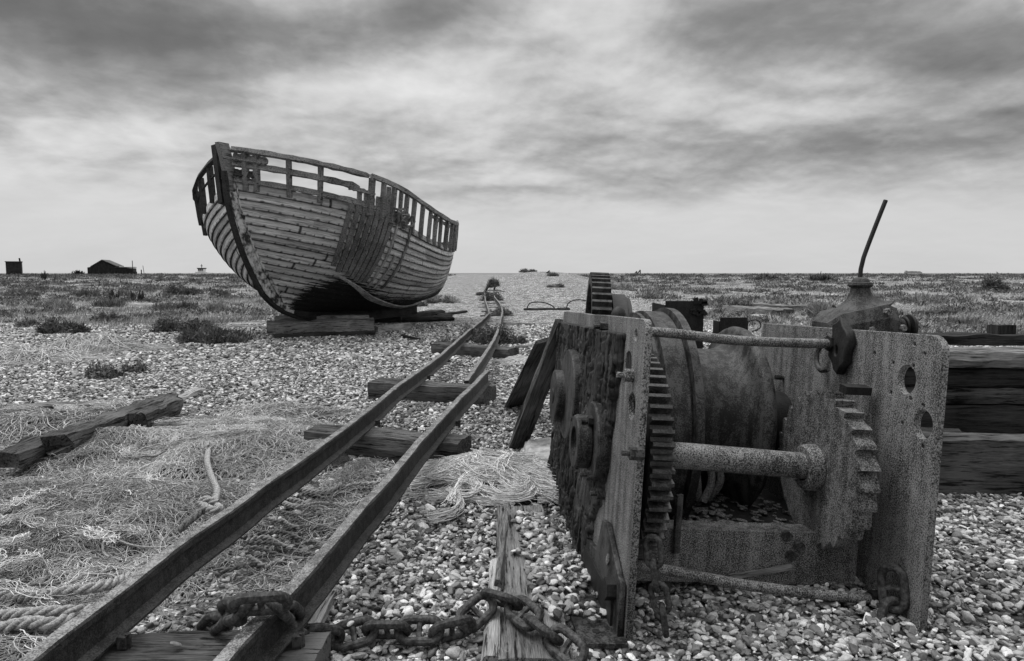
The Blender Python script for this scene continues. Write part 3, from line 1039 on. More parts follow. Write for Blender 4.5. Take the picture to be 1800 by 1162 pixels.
# ------------------------------------------------------------------ track
SL = dict(cat='railway sleeper', group='sleepers under the narrow track')
sleepers = [((185, 1168), (588, 1168), .20, .13, 'grey nearest sleeper at the bottom edge under the chain'),
            ((545, 799), (815, 825), .26, .165, 'dark sleeper beside the frayed fibre heap, second from the camera'),
            ((655, 700), (861, 716), .28, .165, 'dark sleeper below the broken end of the right rail'),
            ((767, 622), (903, 634), .30, .16, 'sleeper with a pale top just below the weeds on the track')]
for k, (a, b, w_, h_, lb) in enumerate(sleepers):
    A, Bp = G(*a), G(*b)
    o = timber('sleeper', A, Bp, w_, h_, M_WX, 20 + k, .012)
    o.location.y += w_ * .5 if k else -.13
    tag(o, lb, **SL)
far_sl = [(844, 903, 556, 'far sleeper nearest to the kink in the rails'), (846, 896, 548, 'dark far sleeper just past the kink in the rails'),
          (842, 895, 541, 'far sleeper where the left rail bends back'), (848, 888, 534, 'far sleeper at the widest bow of the right rail'),
          (850, 884, 527, 'thin far sleeper above the bow of the right rail'), (848, 886, 519, 'far sleeper before the dark weeds on the track'),
          (852, 882, 512, 'far sleeper among dark weeds on the track'), (850, 880, 504, 'farthest clear sleeper near the end of the rails')]
for k, (xa, xb, y_, lb) in enumerate(far_sl):
    A, Bp = GG(xa, y_), GG(xb, y_ - 1)
    A.z = gh(A.x, A.y) - .02
    Bp.z = gh(Bp.x, Bp.y) - .02
    A.z -= .04
    Bp.z -= .04
    o = timber('sleeper', A, Bp, .16, .08, M_WD, 40 + k, .02, seg=10)
    tag(o, lb, **SL)

PROF = [(-.036, 0), (-.036, .008), (-.009, .020), (-.008, .084), (-.023, .094), (-.024, .114), (-.019, .120), (.019, .120), (.024, .114), (.023, .094), (.008, .084), (.009, .020), (.036, .008), (.036, 0)]


def rail(name, pts, label, root):
    P = smooth_path(pts, .06)
    n, k = len(P), len(PROF)
    T = np.gradient(P, axis=0)
    T /= np.linalg.norm(T, axis=1, keepdims=True)
    S = np.cross(T, [0, 0, 1.0])
    S /= np.linalg.norm(S, axis=1, keepdims=True)
    U = np.cross(S, T)
    V = np.stack([P + S * a + U * b for (a, b) in PROF], 1).reshape(-1, 3)
    V += (RNG.random(V.shape) - .5) * .0026
    V += np.repeat(np.stack([(vnoise(P[:, 1] * 3.1, P[:, 1] * 0 + len(P)) - .5) * .010, P[:, 1] * 0, (vnoise(P[:, 1] * 2.3, P[:, 1] * 0 + 7.7) - .5) * .006], -1), k, axis=0)
    fs = []
    for i in range(n - 1):
        for j in range(k):
            l = (j + 1) % k
            fs.append((i * k + j, (i + 1) * k + j, (i + 1) * k + l, i * k + l))
    fs += [tuple(range(k)), tuple((n - 1) * k + j for j in range(k - 1, -1, -1))]
    b_ = MB()
    b_.add([tuple(v) for v in V], fs)
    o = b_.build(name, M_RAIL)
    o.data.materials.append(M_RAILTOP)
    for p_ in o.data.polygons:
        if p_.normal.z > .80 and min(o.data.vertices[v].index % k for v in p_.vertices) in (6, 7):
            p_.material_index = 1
    tag(o, label, 'rail', 'rusty rails of the narrow track')
    return o


def rp(px, py, z):      # railhead seen at px, py: give the foot of the rail under it
    p = G(px, py, z)
    if p.y > 11:
        p = GG(px, py, z - .0)
    p.z -= .124
    return p


lr = [rp(30, 1172, .275), rp(88, 1125, .275), rp(300, 965, .275), rp(420, 880, .28), rp(560, 782, .285), rp(650, 717, .285), rp(700, 676, .28), rp(770, 626, .28), rp(828, 577, .26)]
rail('rail', lr, 'long left rail running from the bottom left corner to the kink', None)
lr2 = [rp(829, 577, .255), rp(857, 553, .22), rp(859, 545, .22), rp(853, 525, .22), rp(853, 510, .22), rp(861, 496, .22)]
rail('rail', lr2, 'bent far part of the left rail beyond the weeds', None)
rr = [rp(378, 1172, .275), rp(430, 1115, .275), rp(525, 1018, .275), rp(620, 908, .28), rp(700, 818, .285), rp(770, 738, .29), rp(856, 651, .31)]
rail('rail', rr, 'right rail ending in a raised broken end above the third sleeper', None)
rr2 = [rp(820, 668, .17), rp(847, 628, .26), rp(872, 588, .27), rp(880, 560, .25), rp(883, 545, .22), rp(878, 532, .22), rp(869, 520, .22), rp(868, 508, .22), rp(872, 496, .22)]
rail('rail', rr2, 'loose curved right rail section starting at the gap above the third sleeper', None)

near_sl = [o_ for o_ in COL.objects if o_.name.startswith('sleeper') and o_.location.y < 12]
bpy.context.view_layer.update()
for o_ in near_sl:
    for path in (lr, rr):
        P = smooth_path(path, .05)
        yc = (o_.matrix_world @ Vector((0, 0, 0))).y - .02
        if yc > P[-1][1]:
            continue
        c_ = P[np.argmin(abs(P[:, 1] - yc))]
        for s_ in (-1, 1):
            b = MB()
            top_ = max(v.co.z for v in o_.data.vertices) + o_.location.z
            b.box((c_[0] + s_ * .050, c_[1] + s_ * .03, top_ + .008), (.026, .03, .035))
            b.tube([(c_[0] + s_ * .062, c_[1] + s_ * .03, top_ - .02), (c_[0] + s_ * .062, c_[1] + s_ * .03, top_ + .03)], .008, 8)
            q_ = b.build('spike', M_CHAIN, o_)
            q_.matrix_parent_inverse = o_.matrix_world.inverted()

# ------------------------------------------------------------------ winch
WL_ = (0.388865597, 2.06293760, 0.0)
RW = Matrix.Rotation(7.79286789e-02, 3, 'Z') @ Matrix.Rotation(-4.29716432e-02, 3, 'X') @ Matrix.Rotation(6.04904043e-02, 3, 'Y')
winch = empty('winch', WL_)
winch.rotation_mode = 'QUATERNION'
winch.rotation_quaternion = RW.to_quaternion()
tag(winch, 'big rusty beach winch with drum, gears and two steel side plates', 'winch')
WH, WLen, WW, WR = 1.0537, 1.685, .9756, 1.3226


def circ(cy, cz, r, n=28, ry=None):
    return [(cy + r * math.cos(2 * math.pi * i / n), cz + (ry or r) * math.sin(2 * math.pi * i / n)) for i in range(n)]


def plate(name, outline, holes, x0, x1, mat, parent, bev=.0025):
    cu = bpy.data.curves.new('tmp', 'CURVE')
    cu.dimensions = '2D'
    cu.fill_mode = 'BOTH'
    cu.extrude = abs(x1 - x0) / 2 - bev
    cu.bevel_depth = bev
    cu.bevel_resolution = 1
    for pts in [outline] + holes:
        sp = cu.splines.new('POLY')
        sp.points.add(len(pts) - 1)
        for p, q in zip(sp.points, pts):
            p.co = (q[0], q[1], 0, 1)
        sp.use_cyclic_u = True
    tmp = bpy.data.objects.new('tmp', cu)
    COL.objects.link(tmp)
    dg = bpy.context.evaluated_depsgraph_get()
    me = bpy.data.meshes.new_from_object(tmp.evaluated_get(dg))
    bpy.data.objects.remove(tmp)
    bpy.data.curves.remove(cu)
    xm = (x0 + x1) / 2
    for v in me.vertices:
        v.co = (xm + v.co.z, v.co.x, v.co.y)
    me.materials.clear()
    me.materials.append(mat)
    me.name = name
    o = bpy.data.objects.new(name, me)
    return link(o, parent)


def rcorner(cy, cz, r, a0, a1, n=7):
    return [(cy + r * math.cos(a0 + (a1 - a0) * i / n), cz + r * math.sin(a0 + (a1 - a0) * i / n)) for i in range(n + 1)]


ol = [(WLen, -.05)] + [(WLen - .01, .5), (WLen, WH - .02), (WLen - .02, WH)] + [(1.2, WH + .002), (.9, WH - .002), (.6, WH + .001)] + rcorner(.045, WH - .045, .045, math.pi / 2, math.pi) + [(0, .5), (.002, -.07)]
hl = [circ(.185, .895, .048), circ(.105, .762, .048), circ(.11, 1.0, .022, 14), circ(.06, .60, .012, 12), circ(.30, .93, .014, 12)]
plate('side_plate', ol, hl, -.024, 0, M_PLATE, winch)
orr = [(WR, -.05), (WR, WH - .03), (WR - .02, WH)] + rcorner(.06, WH - .06, .06, math.pi / 2, math.pi) + [(0, .5), (.002, -.12)]
bh = []
for (cy, cz) in ((.163, .892), (.060, .748)):
    pass
small = [(1570, 638), (1605, 643), (1566, 690), (1600, 700), (1623, 713), (1586, 744), (1622, 785), (1537, 621), (1607, 605), (1625, 622)]


def wloc(px, py, ax, c):
    R = RW.transposed()
    d = R @ ray(px, py)
    o_ = R @ (Vector((0, 0, CAM_H)) - Vector(WL_))
    return o_ + d * ((c - o_[ax]) / d[ax])


def wl_(px, py, ax, c):
    return wloc(px, py, ax, c)


hs = [circ(wl_(x_, y_, 0, WW)[1], wl_(x_, y_, 0, WW)[2], .010, 10) for x_, y_ in small]
plate('side_plate', orr, [circ(.163, .892, .050, 28, .054), circ(.062, .750, .048, 28, .052), circ(.608, .94, .050, 12, .062)] + hs + [circ(.175, .075, .03, 12)], WW, WW + .026, M_PLATE, winch)

# flaking skin on the outer face of the left plate
ny, nz = 320, 200
yy = np.linspace(.16, WLen - .01, ny)
zz2 = np.linspace(.0, WH - .006, nz)
YG, ZG = np.meshgrid(yy, zz2, indexing='ij')
bound = .24 + .38 * (1 - ZG) ** 1.3 + (fbm(YG * 0 + 2, ZG * 9, 4) - .5) * .16
l1 = fbm(YG * 9 + 3, ZG * 2.6, 5)
l2 = fbm(YG * 30 + 2 * fbm(YG * 8, ZG * 8, 2), ZG * 6.5 + 7, 5)
terr = np.floor(l1 * 7) / 7
frac = l1 * 7 - np.floor(l1 * 7)
crack = np.minimum(1, np.abs(l2 - .5) * 14)
hgt = .004 + .028 * terr + .03 * (l2 - .4) + .012 * np.clip(frac * 4, 0, 1) + .008 * (fbm(YG * 60, ZG * 30, 3) - .5)
hgt = hgt * (.35 + .65 * crack)
ins = np.clip((YG - bound) * 60, 0, 1)
Xg = -.024 - np.where(ins > 0, hgt * ins, -.006)
Vg = np.stack([Xg, YG, ZG], -1).reshape(-1, 3)
i, j = np.meshgrid(np.arange(ny - 1), np.arange(nz - 1), indexing='ij')
Fq = np.stack([i * nz + j, i * nz + j + 1, (i + 1) * nz + j + 1, (i + 1) * nz + j], -1).reshape(-1, 4)
mesh_obj('flaking_skin', Vg, Fq, M_FLAKE, winch)


def part(name, mat, fn, smooth=True, auto=35):
    b_ = MB()
    fn(b_)
    return b_.build(name, mat, winch, smooth=smooth, auto=auto)


# bearings on the outer face
UB, LB = (1.10, .665), (.50, .56)
o_ = part('bearing', M_RUST, lambda b: (b.disc_x(UB[0] - .02, UB[1], -.085, -.02, .215), b.disc_x(UB[0] + .12, UB[1] - .03, -.125, -.06, .13)))
b_ = MB()
b_.disc_x(UB[0] + .12, UB[1] - .03, -.132, -.12, .04)
b_.build('shaft_end', M_RUSTD, o_, smooth=True)
o_ = part('bearing', M_RUST, lambda b: (b.disc_x(LB[0], LB[1], -.075, -.02, .155), b.disc_x(LB[0] + .03, LB[1] - .01, -.135, -.075, .105, hole=.06)))
b_ = MB()
b_.disc_x(LB[0] + .03, LB[1] - .01, -.10, -.077, .057)
b_.build('shaft_end', M_BLACK, o_, smooth=True)
for (px, py) in ((1065, 575), (1110, 660), (1120, 797), (1040, 738), (1062, 742), (1060, 835), (1088, 1035), (985, 825), (1060, 868)):
    p = wl_(px, py, 0, -.03)
    if px < 1065 and py in (738, 742, 835):
        p[0] = -.07
    part('bolt', M_RUST if py != 660 else M_PLATE, lambda b: (b.hexbolt((p[0] + .02, p[1], p[2]), .022, -.045, 'x'), b.tube([(p[0], p[1], p[2]), (p[0] - .05, p[1], p[2])], .010, 8)))
p = wl_(1088, 1035, 0, -.03)
part('bolt', M_RUSTD, lambda b: b.hexbolt((0, p[1], p[2]), .038, -.08, 'x'), smooth=False)


# gears
def gear_prof(R, n, depth, duty=.5):
    pts = []
    for k in range(n):
        a = 2 * math.pi * k / n
        st_ = 2 * math.pi / n
        for (u, r) in ((0, R - depth), (.12, R - depth), (.30, R), (.58, R), (.76, R - depth)):
            pts.append((a + u * st_, r))
    return pts


def gear(name, cy, cz, x0, x1, R, n, depth, hub, mat, web=None, parent=None, root=None):
    prof = gear_prof(R, n, depth)
    b = MB()
    m_ = len(prof)
    ri = R - depth - .045
    wb = web if web is not None else (x1 - x0) * .3
    xm = (x0 + x1) / 2
    vs = []
    for x in (x0, x1):
        vs += [(x, cy + r * math.cos(a), cz + r * math.sin(a)) for a, r in prof]
        vs += [(x, cy + ri * math.cos(a), cz + ri * math.sin(a)) for a, r in prof]
    fs = []
    for k in range(m_):
        l = (k + 1) % m_
        fs.append((k, l, 2 * m_ + l, 2 * m_ + k))
        fs.append((k, m_ + k, m_ + l, l))
        fs.append((2 * m_ + k, 2 * m_ + l, 3 * m_ + l, 3 * m_ + k))
        fs.append((m_ + k, 3 * m_ + k, 3 * m_ + l, m_ + l))
    b.add(vs, fs)
    b.disc_x(cy, cz, xm - wb / 2, xm + wb / 2, ri + .003, 48, bev=.001)
    b.disc_x(cy, cz, x0 - .01, x1 + .02, hub, 28)
    o = b.build(name, mat, parent if parent is not None else winch)
    return o


gear('spur_gear', .385, .545, .030, .105, .385, 56, .030, .09, M_TOOTH)
gear('pinion', .385, .545, .112, .165, .19, 24, .024, .08, M_TOOTH)
gear('drum_gear', 1.03, .57, .125, .185, .455, 64, .022, .10, M_RUST)
# brake wheel with its band
part('brake_wheel', M_RUST, lambda b: b.lathe_x(1.03, .57, [(.20, .05), (.20, .47), (.205, .505), (.222, .505), (.226, .49), (.236, .49), (.24, .515), (.335, .515), (.34, .50), (.346, .50), (.35, .535), (.385, .535), (.39, .525), (.39, .06)], 72), auto=30)
for a_ in (35, 60, 85, 110):
    aa = math.radians(180 - a_)
    part('rivet', M_RUSTD, lambda b: b.disc_x(1.03 + .40 * math.cos(aa), .57 + .40 * math.sin(aa), .388, .402, .012, 8, bev=.003))
part('drum', M_RUST, lambda b: b.lathe_x(1.08, .59, [(.38, .335), (.40, .332), (.52, .326), (.62, .328), (.66, .338), (.685, .358), (.70, .39), (.705, .42), (.715, .437), (.732, .444), (.752, .440), (.762, .425), (.765, .07)], 80), auto=50)
part('drum_shaft', M_RUSTD, lambda b: b.tube([(-.02, 1.05, .58), (WW + .12, 1.05, .58)], .05, 20))
part('drum_bearing', M_RUSTD, lambda b: (b.disc_x(1.05, .58, .88, WW, .15),))
for (px, py) in ((1363, 663), (1368, 708), (1362, 752)):
    p = wl_(px, py, 0, .935)
    part('stud', M_RUST, lambda b: b.tube([(p[0], p[1], p[2]), (WW, p[1], p[2])], .012, 8))
part('cap_nut', M_RUSTD, lambda b: b.tube([(.20, 1.30, 1.02), (.20, 1.30, 1.06), (.20, 1.30, 1.085), (.20, 1.30, 1.10)], [.04, .04, .03, .01], 12))
# drive shaft, ratchet wheel and collar
RC = (.385, .515)
part('drive_shaft', M_PLATE, lambda b: b.tube([(-.02, .395, .545), (.3, .392, .538), (.85, RC[0], RC[1]), (WW + .06, RC[0], RC[1])], .050, 28))
part('shaft_collar', M_PLATE, lambda b: b.lathe_x(RC[0], RC[1], [(.735, .052), (.735, .078), (.745, .088), (.783, .09), (.784, .05)], 32))
nr = 26
pts = []
for k in range(nr):
    a0 = math.radians(-58) + 2 * math.pi * k / nr
    st_ = 2 * math.pi / nr
    mid = (math.degrees(a0) % 360)
    rt_ = .302
    # the worn-off run of the rim at the upper far side
    if 20 < mid < 75:
        rt_ = .279
    for (u, r) in ((0.0, .278), (.05, rt_), (.22, rt_ - .002), (.96, .278)):
        # rake so that the steep flank faces down along the near rim
        pts.append((-(a0 + u * st_), r + RNG.normal() * .0022))
b = MB()
vs = []
npt = len(pts)
for x, k2 in ((.785, 1.0), (.857, 1.0)):
    vs += [(x, RC[0] + r * math.cos(a), RC[1] + r * math.sin(a)) for a, r in pts]
vs += [(.785, RC[0], RC[1]), (.857, RC[0], RC[1])]
fs = []
for k in range(npt):
    l = (k + 1) % npt
    fs += [(k, l, npt + l, npt + k), (k, 2 * npt, l), (npt + k, npt + l, 2 * npt + 1)]
b.add(vs, fs)
ratch = b.build('ratchet_wheel', M_RATCH, winch)
part('pawl', M_RUSTD, lambda b: b.box((.90, .34, .83), (.10, .05, .03), Matrix.Rotation(.15, 3, 'X')), smooth=False)
mb_pts = [(.885, .47, .80), (.885, .53, .76), (.89, .58, .71), (.89, .62, .65)]
part('pawl_spring', M_PLATE, lambda b: b.tube(smooth_path(mb_pts, .02), .009, 8))
# tie rods
part('tie_rod', M_PLATE, lambda b: b.tube(smooth_path([(-.03, .62, 1.0), (.25, .60, .998), (.5, .60, .984), (.75, .60, .985), (WW + .03, .60, .992)], .03), .020, 16))
part('tie_rod', M_PLATE, lambda b: b.tube(smooth_path([(-.05, .20, .205), (.18, .20, .168), (.45, .20, .125), (.75, .20, .095), (WW + .02, .19, .085)], .03), .019, 16))
part('nut', M_RUSTD, lambda b: b.hexbolt((WW - .055, .19, .085), .034, .05, 'x'), smooth=False)
part('nut', M_RUSTD, lambda b: b.hexbolt((WW - .05, .60, .992), .034, .05, 'x'), smooth=False)
# mangled bracket at the end of the upper tie rod
bk = []
for q in range(15):
    a_ = 2 * math.pi * q / 15
    jj = (1.0, .72, 1.1, .85, 1.05, .7, .95, 1.15, .8, 1.0, .75, 1.1, .9, .7, 1.05)[q]
    bk.append((.545 + .062 * math.cos(a_) * jj, .985 + .105 * math.sin(a_) * (.6 + .4 * jj)))
plate('broken_bracket', bk, [circ(.552, .965, .018, 7, .03)], WW - .04, WW - .002, M_RUSTD, winch, .006)
part('hook', M_RUST, lambda b: b.tube(smooth_path([(WW - .03, .66, .99), (WW - .045, .685, .95), (WW - .05, .67, .90), (WW - .05, .63, .875), (WW - .04, .60, .885)], .015), .012, 8))
# cross beam and its deck, foot flange and gusset
part('cross_beam', M_PLATE, lambda b: (b.box((.48, .34, .175), (.95, .014, .20)), b.box((.48, .39, .268), (.95, .10, .012))), smooth=False)
part('base_plate', M_RUSTD, lambda b: b.box((.49, .87, .215), (.95, .88, .012)), smooth=False)
part('stiffener', M_RUST, lambda b: b.box((.235, .315, .30), (.03, .012, .22), Matrix.Rotation(.5, 3, 'Z')), smooth=False)
for (px, py) in ((1380, 940), (1388, 975), (1402, 958), (1155, 955)):
    p = wl_(px, py, 1, .333)
    part('bolt', M_RUST, lambda b: b.hexbolt((p[0], .335, p[2]), .02, -.025, 'y'), smooth=False)
part('rear_beam', M_RUSTD, lambda b: b.box((.48, 1.60, .30), (.95, .02, .60)), smooth=False)
part('inner_casing', M_BLACK, lambda b: b.box((.55, 1.58, .5), (.8, .02, .7)), smooth=False)
plate('gusset', [(.02, .02), (.95, .02), (.86, .10), (.40, .16), (.33, .30), (.26, .31), (.06, .20), (.02, .19)], [circ(.1, .1, .012, 8)], -.046, -.028, M_RUST, winch)
part('foot_flange', M_RUST, lambda b: b.box((-.098, .80, .012), (.155, 1.66, .014)), smooth=False)
for (x_, y_) in ((-.11, .05), (-.11, .45), (-.10, .85)):
    part('bolt_hole', M_BLACK, lambda b: b.add([(x_ + .014 * math.cos(k), y_ + .014 * math.sin(k), .0215) for k in np.linspace(0, 2 * math.pi, 10, endpoint=False)], [tuple(range(10))]), smooth=False)
# thick side of the near edge (angle iron behind the plate foot)
part('foot_angle', M_RUSTD, lambda b: (b.box((-.04, .34, .06), (.03, .50, .10))), smooth=False)

# stones on the foot flange
MWin = Matrix.Translation(WL_) @ RW.to_4x4()
for k in range(330):
    y_ = RNG.random() ** .75 * 1.62
    if y_ < .12:
        continue
    x_ = -.045 - .12 * RNG.random() ** (.7 if y_ > .6 else 1.6)
    if y_ < .45 and RNG.random() < .45:
        continue
    p = MWin @ Vector((x_, y_, .026 + .012 * RNG.random()))
    EXTRA.append((p.x, p.y, p.z, RNG.uniform(.018, .034)))

# litter on the base plate
b = MB()
for k in range(260):
    c = Vector((RNG.uniform(.22, .9), RNG.uniform(.44, 1.1), .224 + RNG.random() * .012))
    s_ = RNG.uniform(.008, .030)
    R_ = Matrix.Rotation(RNG.uniform(0, 6.28), 3, 'Z') @ Matrix.Rotation(RNG.uniform(-.3, .3), 3, 'X')
    ps = [c + R_ @ Vector((s_ * math.cos(a) * (1 + .4 * RNG.random()), s_ * .6 * math.sin(a), 0)) for a in (0, 1.1, 2.2, 3.2, 4.3, 5.3)]
    b.add(ps + [p - Vector((0, 0, .004)) for p in ps], [tuple(range(6))] + [(k2, k2 + 6, (k2 + 1) % 6 + 6, (k2 + 1) % 6) for k2 in range(6)])
lit = b.build('rust_litter', M_PLATE)
lit.matrix_world = MWin
tag(lit, 'loose rust flakes lying on the winch base plate', 'rust flakes', kind='stuff')
# old leather-like glove of frayed rope under the shaft
b = MB()
for k in range(7):
    p0 = Vector((.36 + .035 * k, .80 + RNG.normal() * .02, .44))
    b.tube(smooth_path([p0 + Vector((RNG.normal() * .02, RNG.normal() * .02, -.19 + .0 * k)), p0 + Vector((RNG.normal() * .03, 0, -.10)), p0, p0 + Vector((.03, .02, .05)), p0 + Vector((.07, .05, -.03))], .02), .017, 8)
sr = b.build('rope_coil', M_ROPED, smooth=True)
sr.matrix_world = MWin
tag(sr, 'dark bunch of old rope hanging under the winch shaft', 'rope')
# stick lying under the cross beam
o = timber('stick', G(1283, 1018, .05), G(1392, 1000, .09), .02, .018, M_WM, 61, .006, seg=14)
tag(o, 'thin grey driftwood stick on pebbles under the cross beam', 'stick')

b = MB()
for k in range(1500):
    y_ = math.sqrt(RNG.random() * (9 ** 2 - 1.7 ** 2) + 1.7 ** 2)
    x_ = RNG.uniform(-1, 1) * (.85 * y_ + .2)
    if abs(x_ - .9) < .6 and 2.2 < y_ < 3.9:
        continue
    L_ = RNG.uniform(.012, .075) * (1 + y_ * .08)
    an = RNG.random() * 6.28
    wv = RNG.uniform(.0015, .005)
    z_ = gh(x_, y_) + .016
    dx, dy = math.cos(an) * L_, math.sin(an) * L_
    nx_, ny_ = -math.sin(an) * wv, math.cos(an) * wv
    b.add([(x_ - dx + nx_, y_ - dy + ny_, z_), (x_ + dx, y_ + dy, z_ + RNG.uniform(0, .02)), (x_ - dx - nx_, y_ - dy - ny_, z_), (x_ + nx_ * 2, y_ + ny_ * 2, z_ + .008)], [(0, 3, 1), (1, 3, 2), (0, 1, 2)])
tag(b.build('beach_litter', M_WM, recalc=False), 'twigs and splinters scattered over the pebbles', 'litter', kind='stuff')

# ------------------------------------------------------------------ chains
def link_mesh(Lk=.165, Wd=.096, r=.0142):
    b = MB()
    a = (Lk - Wd) / 2
    c = []
    for k in range(9):
        an = -math.pi / 2 + math.pi * k / 8
        c.append((a + (Wd / 2 - r) * math.cos(an), (Wd / 2 - r) * math.sin(an), 0))
    for k in range(9):
        an = math.pi / 2 + math.pi * k / 8
        c.append((-a + (Wd / 2 - r) * math.cos(an), (Wd / 2 - r) * math.sin(an), 0))
    n = len(c)
    k_ = 10
    vs, fs = [], []
    for i in range(n):
        p = Vector(c[i])
        tq = (Vector(c[(i + 1) % n]) - Vector(c[i - 1])).normalized()
        u = Vector((0, 0, 1))
        v = tq.cross(u)
        for j in range(k_):
            an = 2 * math.pi * j / k_
            rr = r * (1 + .12 * mnoise.noise(Vector((i * .9, j * .9, 2))))
            vs.append(p + (u * math.cos(an) + v * math.sin(an)) * rr)
    for i in range(n):
        for j in range(k_):
            fs.append((i * k_ + j, i * k_ + (j + 1) % k_, ((i + 1) % n) * k_ + (j + 1) % k_, ((i + 1) % n) * k_ + j))
    b.add(vs, fs)
    b.tube([(0, -Wd / 2 + r, 0), (0, -Wd / 4, 0), (0, Wd / 4, 0), (0, Wd / 2 - r, 0)], [r * .95, r * .65, r * .65, r * .95], 8, caps=False)
    return b


_lk = link_mesh().build('link', M_CHAIN, smooth=True)
LINK_MESH = _lk.data
bpy.data.objects.remove(_lk)


def chain(path, label, roll0=.3, pitch=.106, seed=1, scale=1.0, name='chain'):
    P = smooth_path(path, .01)
    s = np.r_[0, np.cumsum(np.linalg.norm(np.diff(P, axis=0), axis=1))]
    root = empty(name, tuple(P[0]))
    tag(root, label, 'chain')
    rnd = random.Random(seed)
    n = int(s[-1] / (pitch * scale))
    for k in range(n):
        d = (k + .5) * pitch * scale
        p = Vector([np.interp(d, s, P[:, q]) for q in range(3)])
        p2 = Vector([np.interp(d + .03, s, P[:, q]) for q in range(3)])
        p1 = Vector([np.interp(d - .03, s, P[:, q]) for q in range(3)])
        x = (p2 - p1).normalized()
        up = Vector((0, 0, 1)) if abs(x.z) < .9 else Vector((0, -1, 0))
        y = up.cross(x).normalized()
        z = x.cross(y)
        R = Matrix((x, y, z)).transposed() @ Matrix.Rotation(roll0 + (math.pi / 2 if k % 2 else 0) + rnd.uniform(-.22, .22), 3, 'X')
        o = bpy.data.objects.new('link', LINK_MESH)
        link(o, root)
        o.matrix_local = Matrix.Translation(p - Vector(P[0])) @ R.to_4x4() @ Matrix.Scale(scale, 4)
    return root


chain([G(340, 1155, .03), G(362, 1120, .06), G(395, 1085, .18), G(430, 1068, .30), G(475, 1062, .315), G(505, 1085, .20), G(540, 1112, .10), G(590, 1122, .04), G(650, 1108, .05), G(740, 1108, .05), G(800, 1105, .05), G(835, 1078, .07), G(868, 1052, .10), G(905, 1066, .10), G(950, 1102, .09), G(1000, 1140, .08), G(1035, 1175, .05)],
      'heavy rusty stud link chain draped over the right rail and across the shingle', roll0=.65)
q0 = MWin @ Vector((WW - .03, .115, .17))
chain([q0 + Vector((0, 0, .05)), q0 + Vector((-.005, -.03, -.06)), q0 + Vector((-.04, -.06, -.15)), q0 + Vector((-.07, -.07, -.30))],
      'short length of stud link chain hanging on the right winch plate', roll0=.9, seed=4, scale=1.05, name='hanging_chain')
q0 = MWin @ Vector((.05, .02, .34))
chain([q0, q0 + Vector((.01, -.02, -.12)), q0 + Vector((.03, -.03, -.22)), q0 + Vector((.05, -.03, -.36))],
      'rusty chain hanging inside the near edge of the left winch plate', roll0=.2, seed=6, scale=.7, name='hanging_chain')

# ------------------------------------------------------------------ foreground boards
o = timber('deck_board', G(942, 1185, -.005), G(915, 905, -.005), .235, .05, M_WM, 31, .010, seg=40)
tag(o, 'broad knotty plank half covered by pebbles in the bottom centre', 'plank')
o = timber('edge_board', G(862, 1180, 0), G(872, 1005, 0), .05, .05, M_WL, 32, .006, seg=30)
tag(o, 'narrow bleached batten left of the broad knotty plank', 'plank')
o = timber('edge_board', G(876, 1045, .02), G(893, 893, .0), .03, .055, M_WM, 33, .010, seg=30, taper=.3)
tag(o, 'splintered upright edge board behind the highest chain link', 'plank')
o = timber('short_lath', G(545, 1108, .01), G(575, 1050, .01), .075, .025, M_WM, 34, .004, seg=14)
tag(o, 'short pale lath with two nail holes beside the nearest sleeper', 'plank')
for k in range(420):
    u = RNG.random() ** .8
    a_, b_ = G(975, 1090, .05), G(925, 905, .05)
    p = a_.lerp(b_, u) + Vector((RNG.normal() * .045 * (1 - .3 * u) + .02, 0, 0))
    EXTRA.append((p.x, p.y, .055 + RNG.random() * .015, RNG.uniform(.018, .036)))
for (x_, y_) in ((196, 1100), (193, 1118), (172, 1122), (173, 1135), (309, 1131), (615, 1095)):
    p = G(x_, y_, .15)
    EXTRA.append((p.x, p.y, .148, .022))

# planks leaning on the winch
o = timber('leaning_plank', G(908, 716, 0), AY(970, 598, 4.75), .25, .03, M_WX, 51, .008, roll=.25)
tag(o, 'dark wide board leaning towards the winch behind the grooved plank', 'plank')
o = timber('leaning_plank', G(910, 790, 0), AY(996, 572, 3.95), .12, .06, M_WX, 52, .012, roll=-.3)
tag(o, 'long grooved plank leaning on the rear corner of the left winch plate', 'plank')
b = MB()
vs, fs = [], []
nx, nyy = 14, 14
A0 = G(948, 836)
for i in range(nx + 1):
    for j in range(nyy + 1):
        x_ = A0.x - .10 + .36 * i / nx
        y_ = A0.y + .55 * j / nyy
        e = min(i, nx - i, j, nyy - j)
        vs.append((x_, y_, -.02 if e == 0 else .10 + .03 * mnoise.noise(Vector((x_ * 6, y_ * 6, 1))) - (.025 if e == 1 else 0)))
for i in range(nx):
    for j in range(nyy):
        a_ = i * (nyy + 1) + j
        fs.append((a_, a_ + nyy + 1, a_ + nyy + 2, a_ + 1))
b.add(vs, fs)
o = b.build('concrete_slab', M_CONC, smooth=True)
tag(o, 'pale broken concrete slab behind the left winch plate', 'slab')

# ------------------------------------------------------------------ second gear, casings, gearbox
g2 = empty('gear_wheel', (.55, 4.5, 0))
tag(g2, 'tall toothed gear wheel standing upright behind the left winch plate', 'gear wheel')
g2.rotation_euler = (0, math.radians(2.5), math.radians(-4))
gear('toothed_rim', 0, .605, -.075, .045, .60, 60, .03, .12, M_RUST, parent=g2)
b = MB()
b.lathe_x(0, .605, [(.06, .05), (.06, .44), (.07, .46), (.16, .46), (.165, .44), (.19, .44), (.195, .42), (.20, .05)], 56)
b.build('brake_drum', M_RUSTD, g2, smooth=True, auto=30)


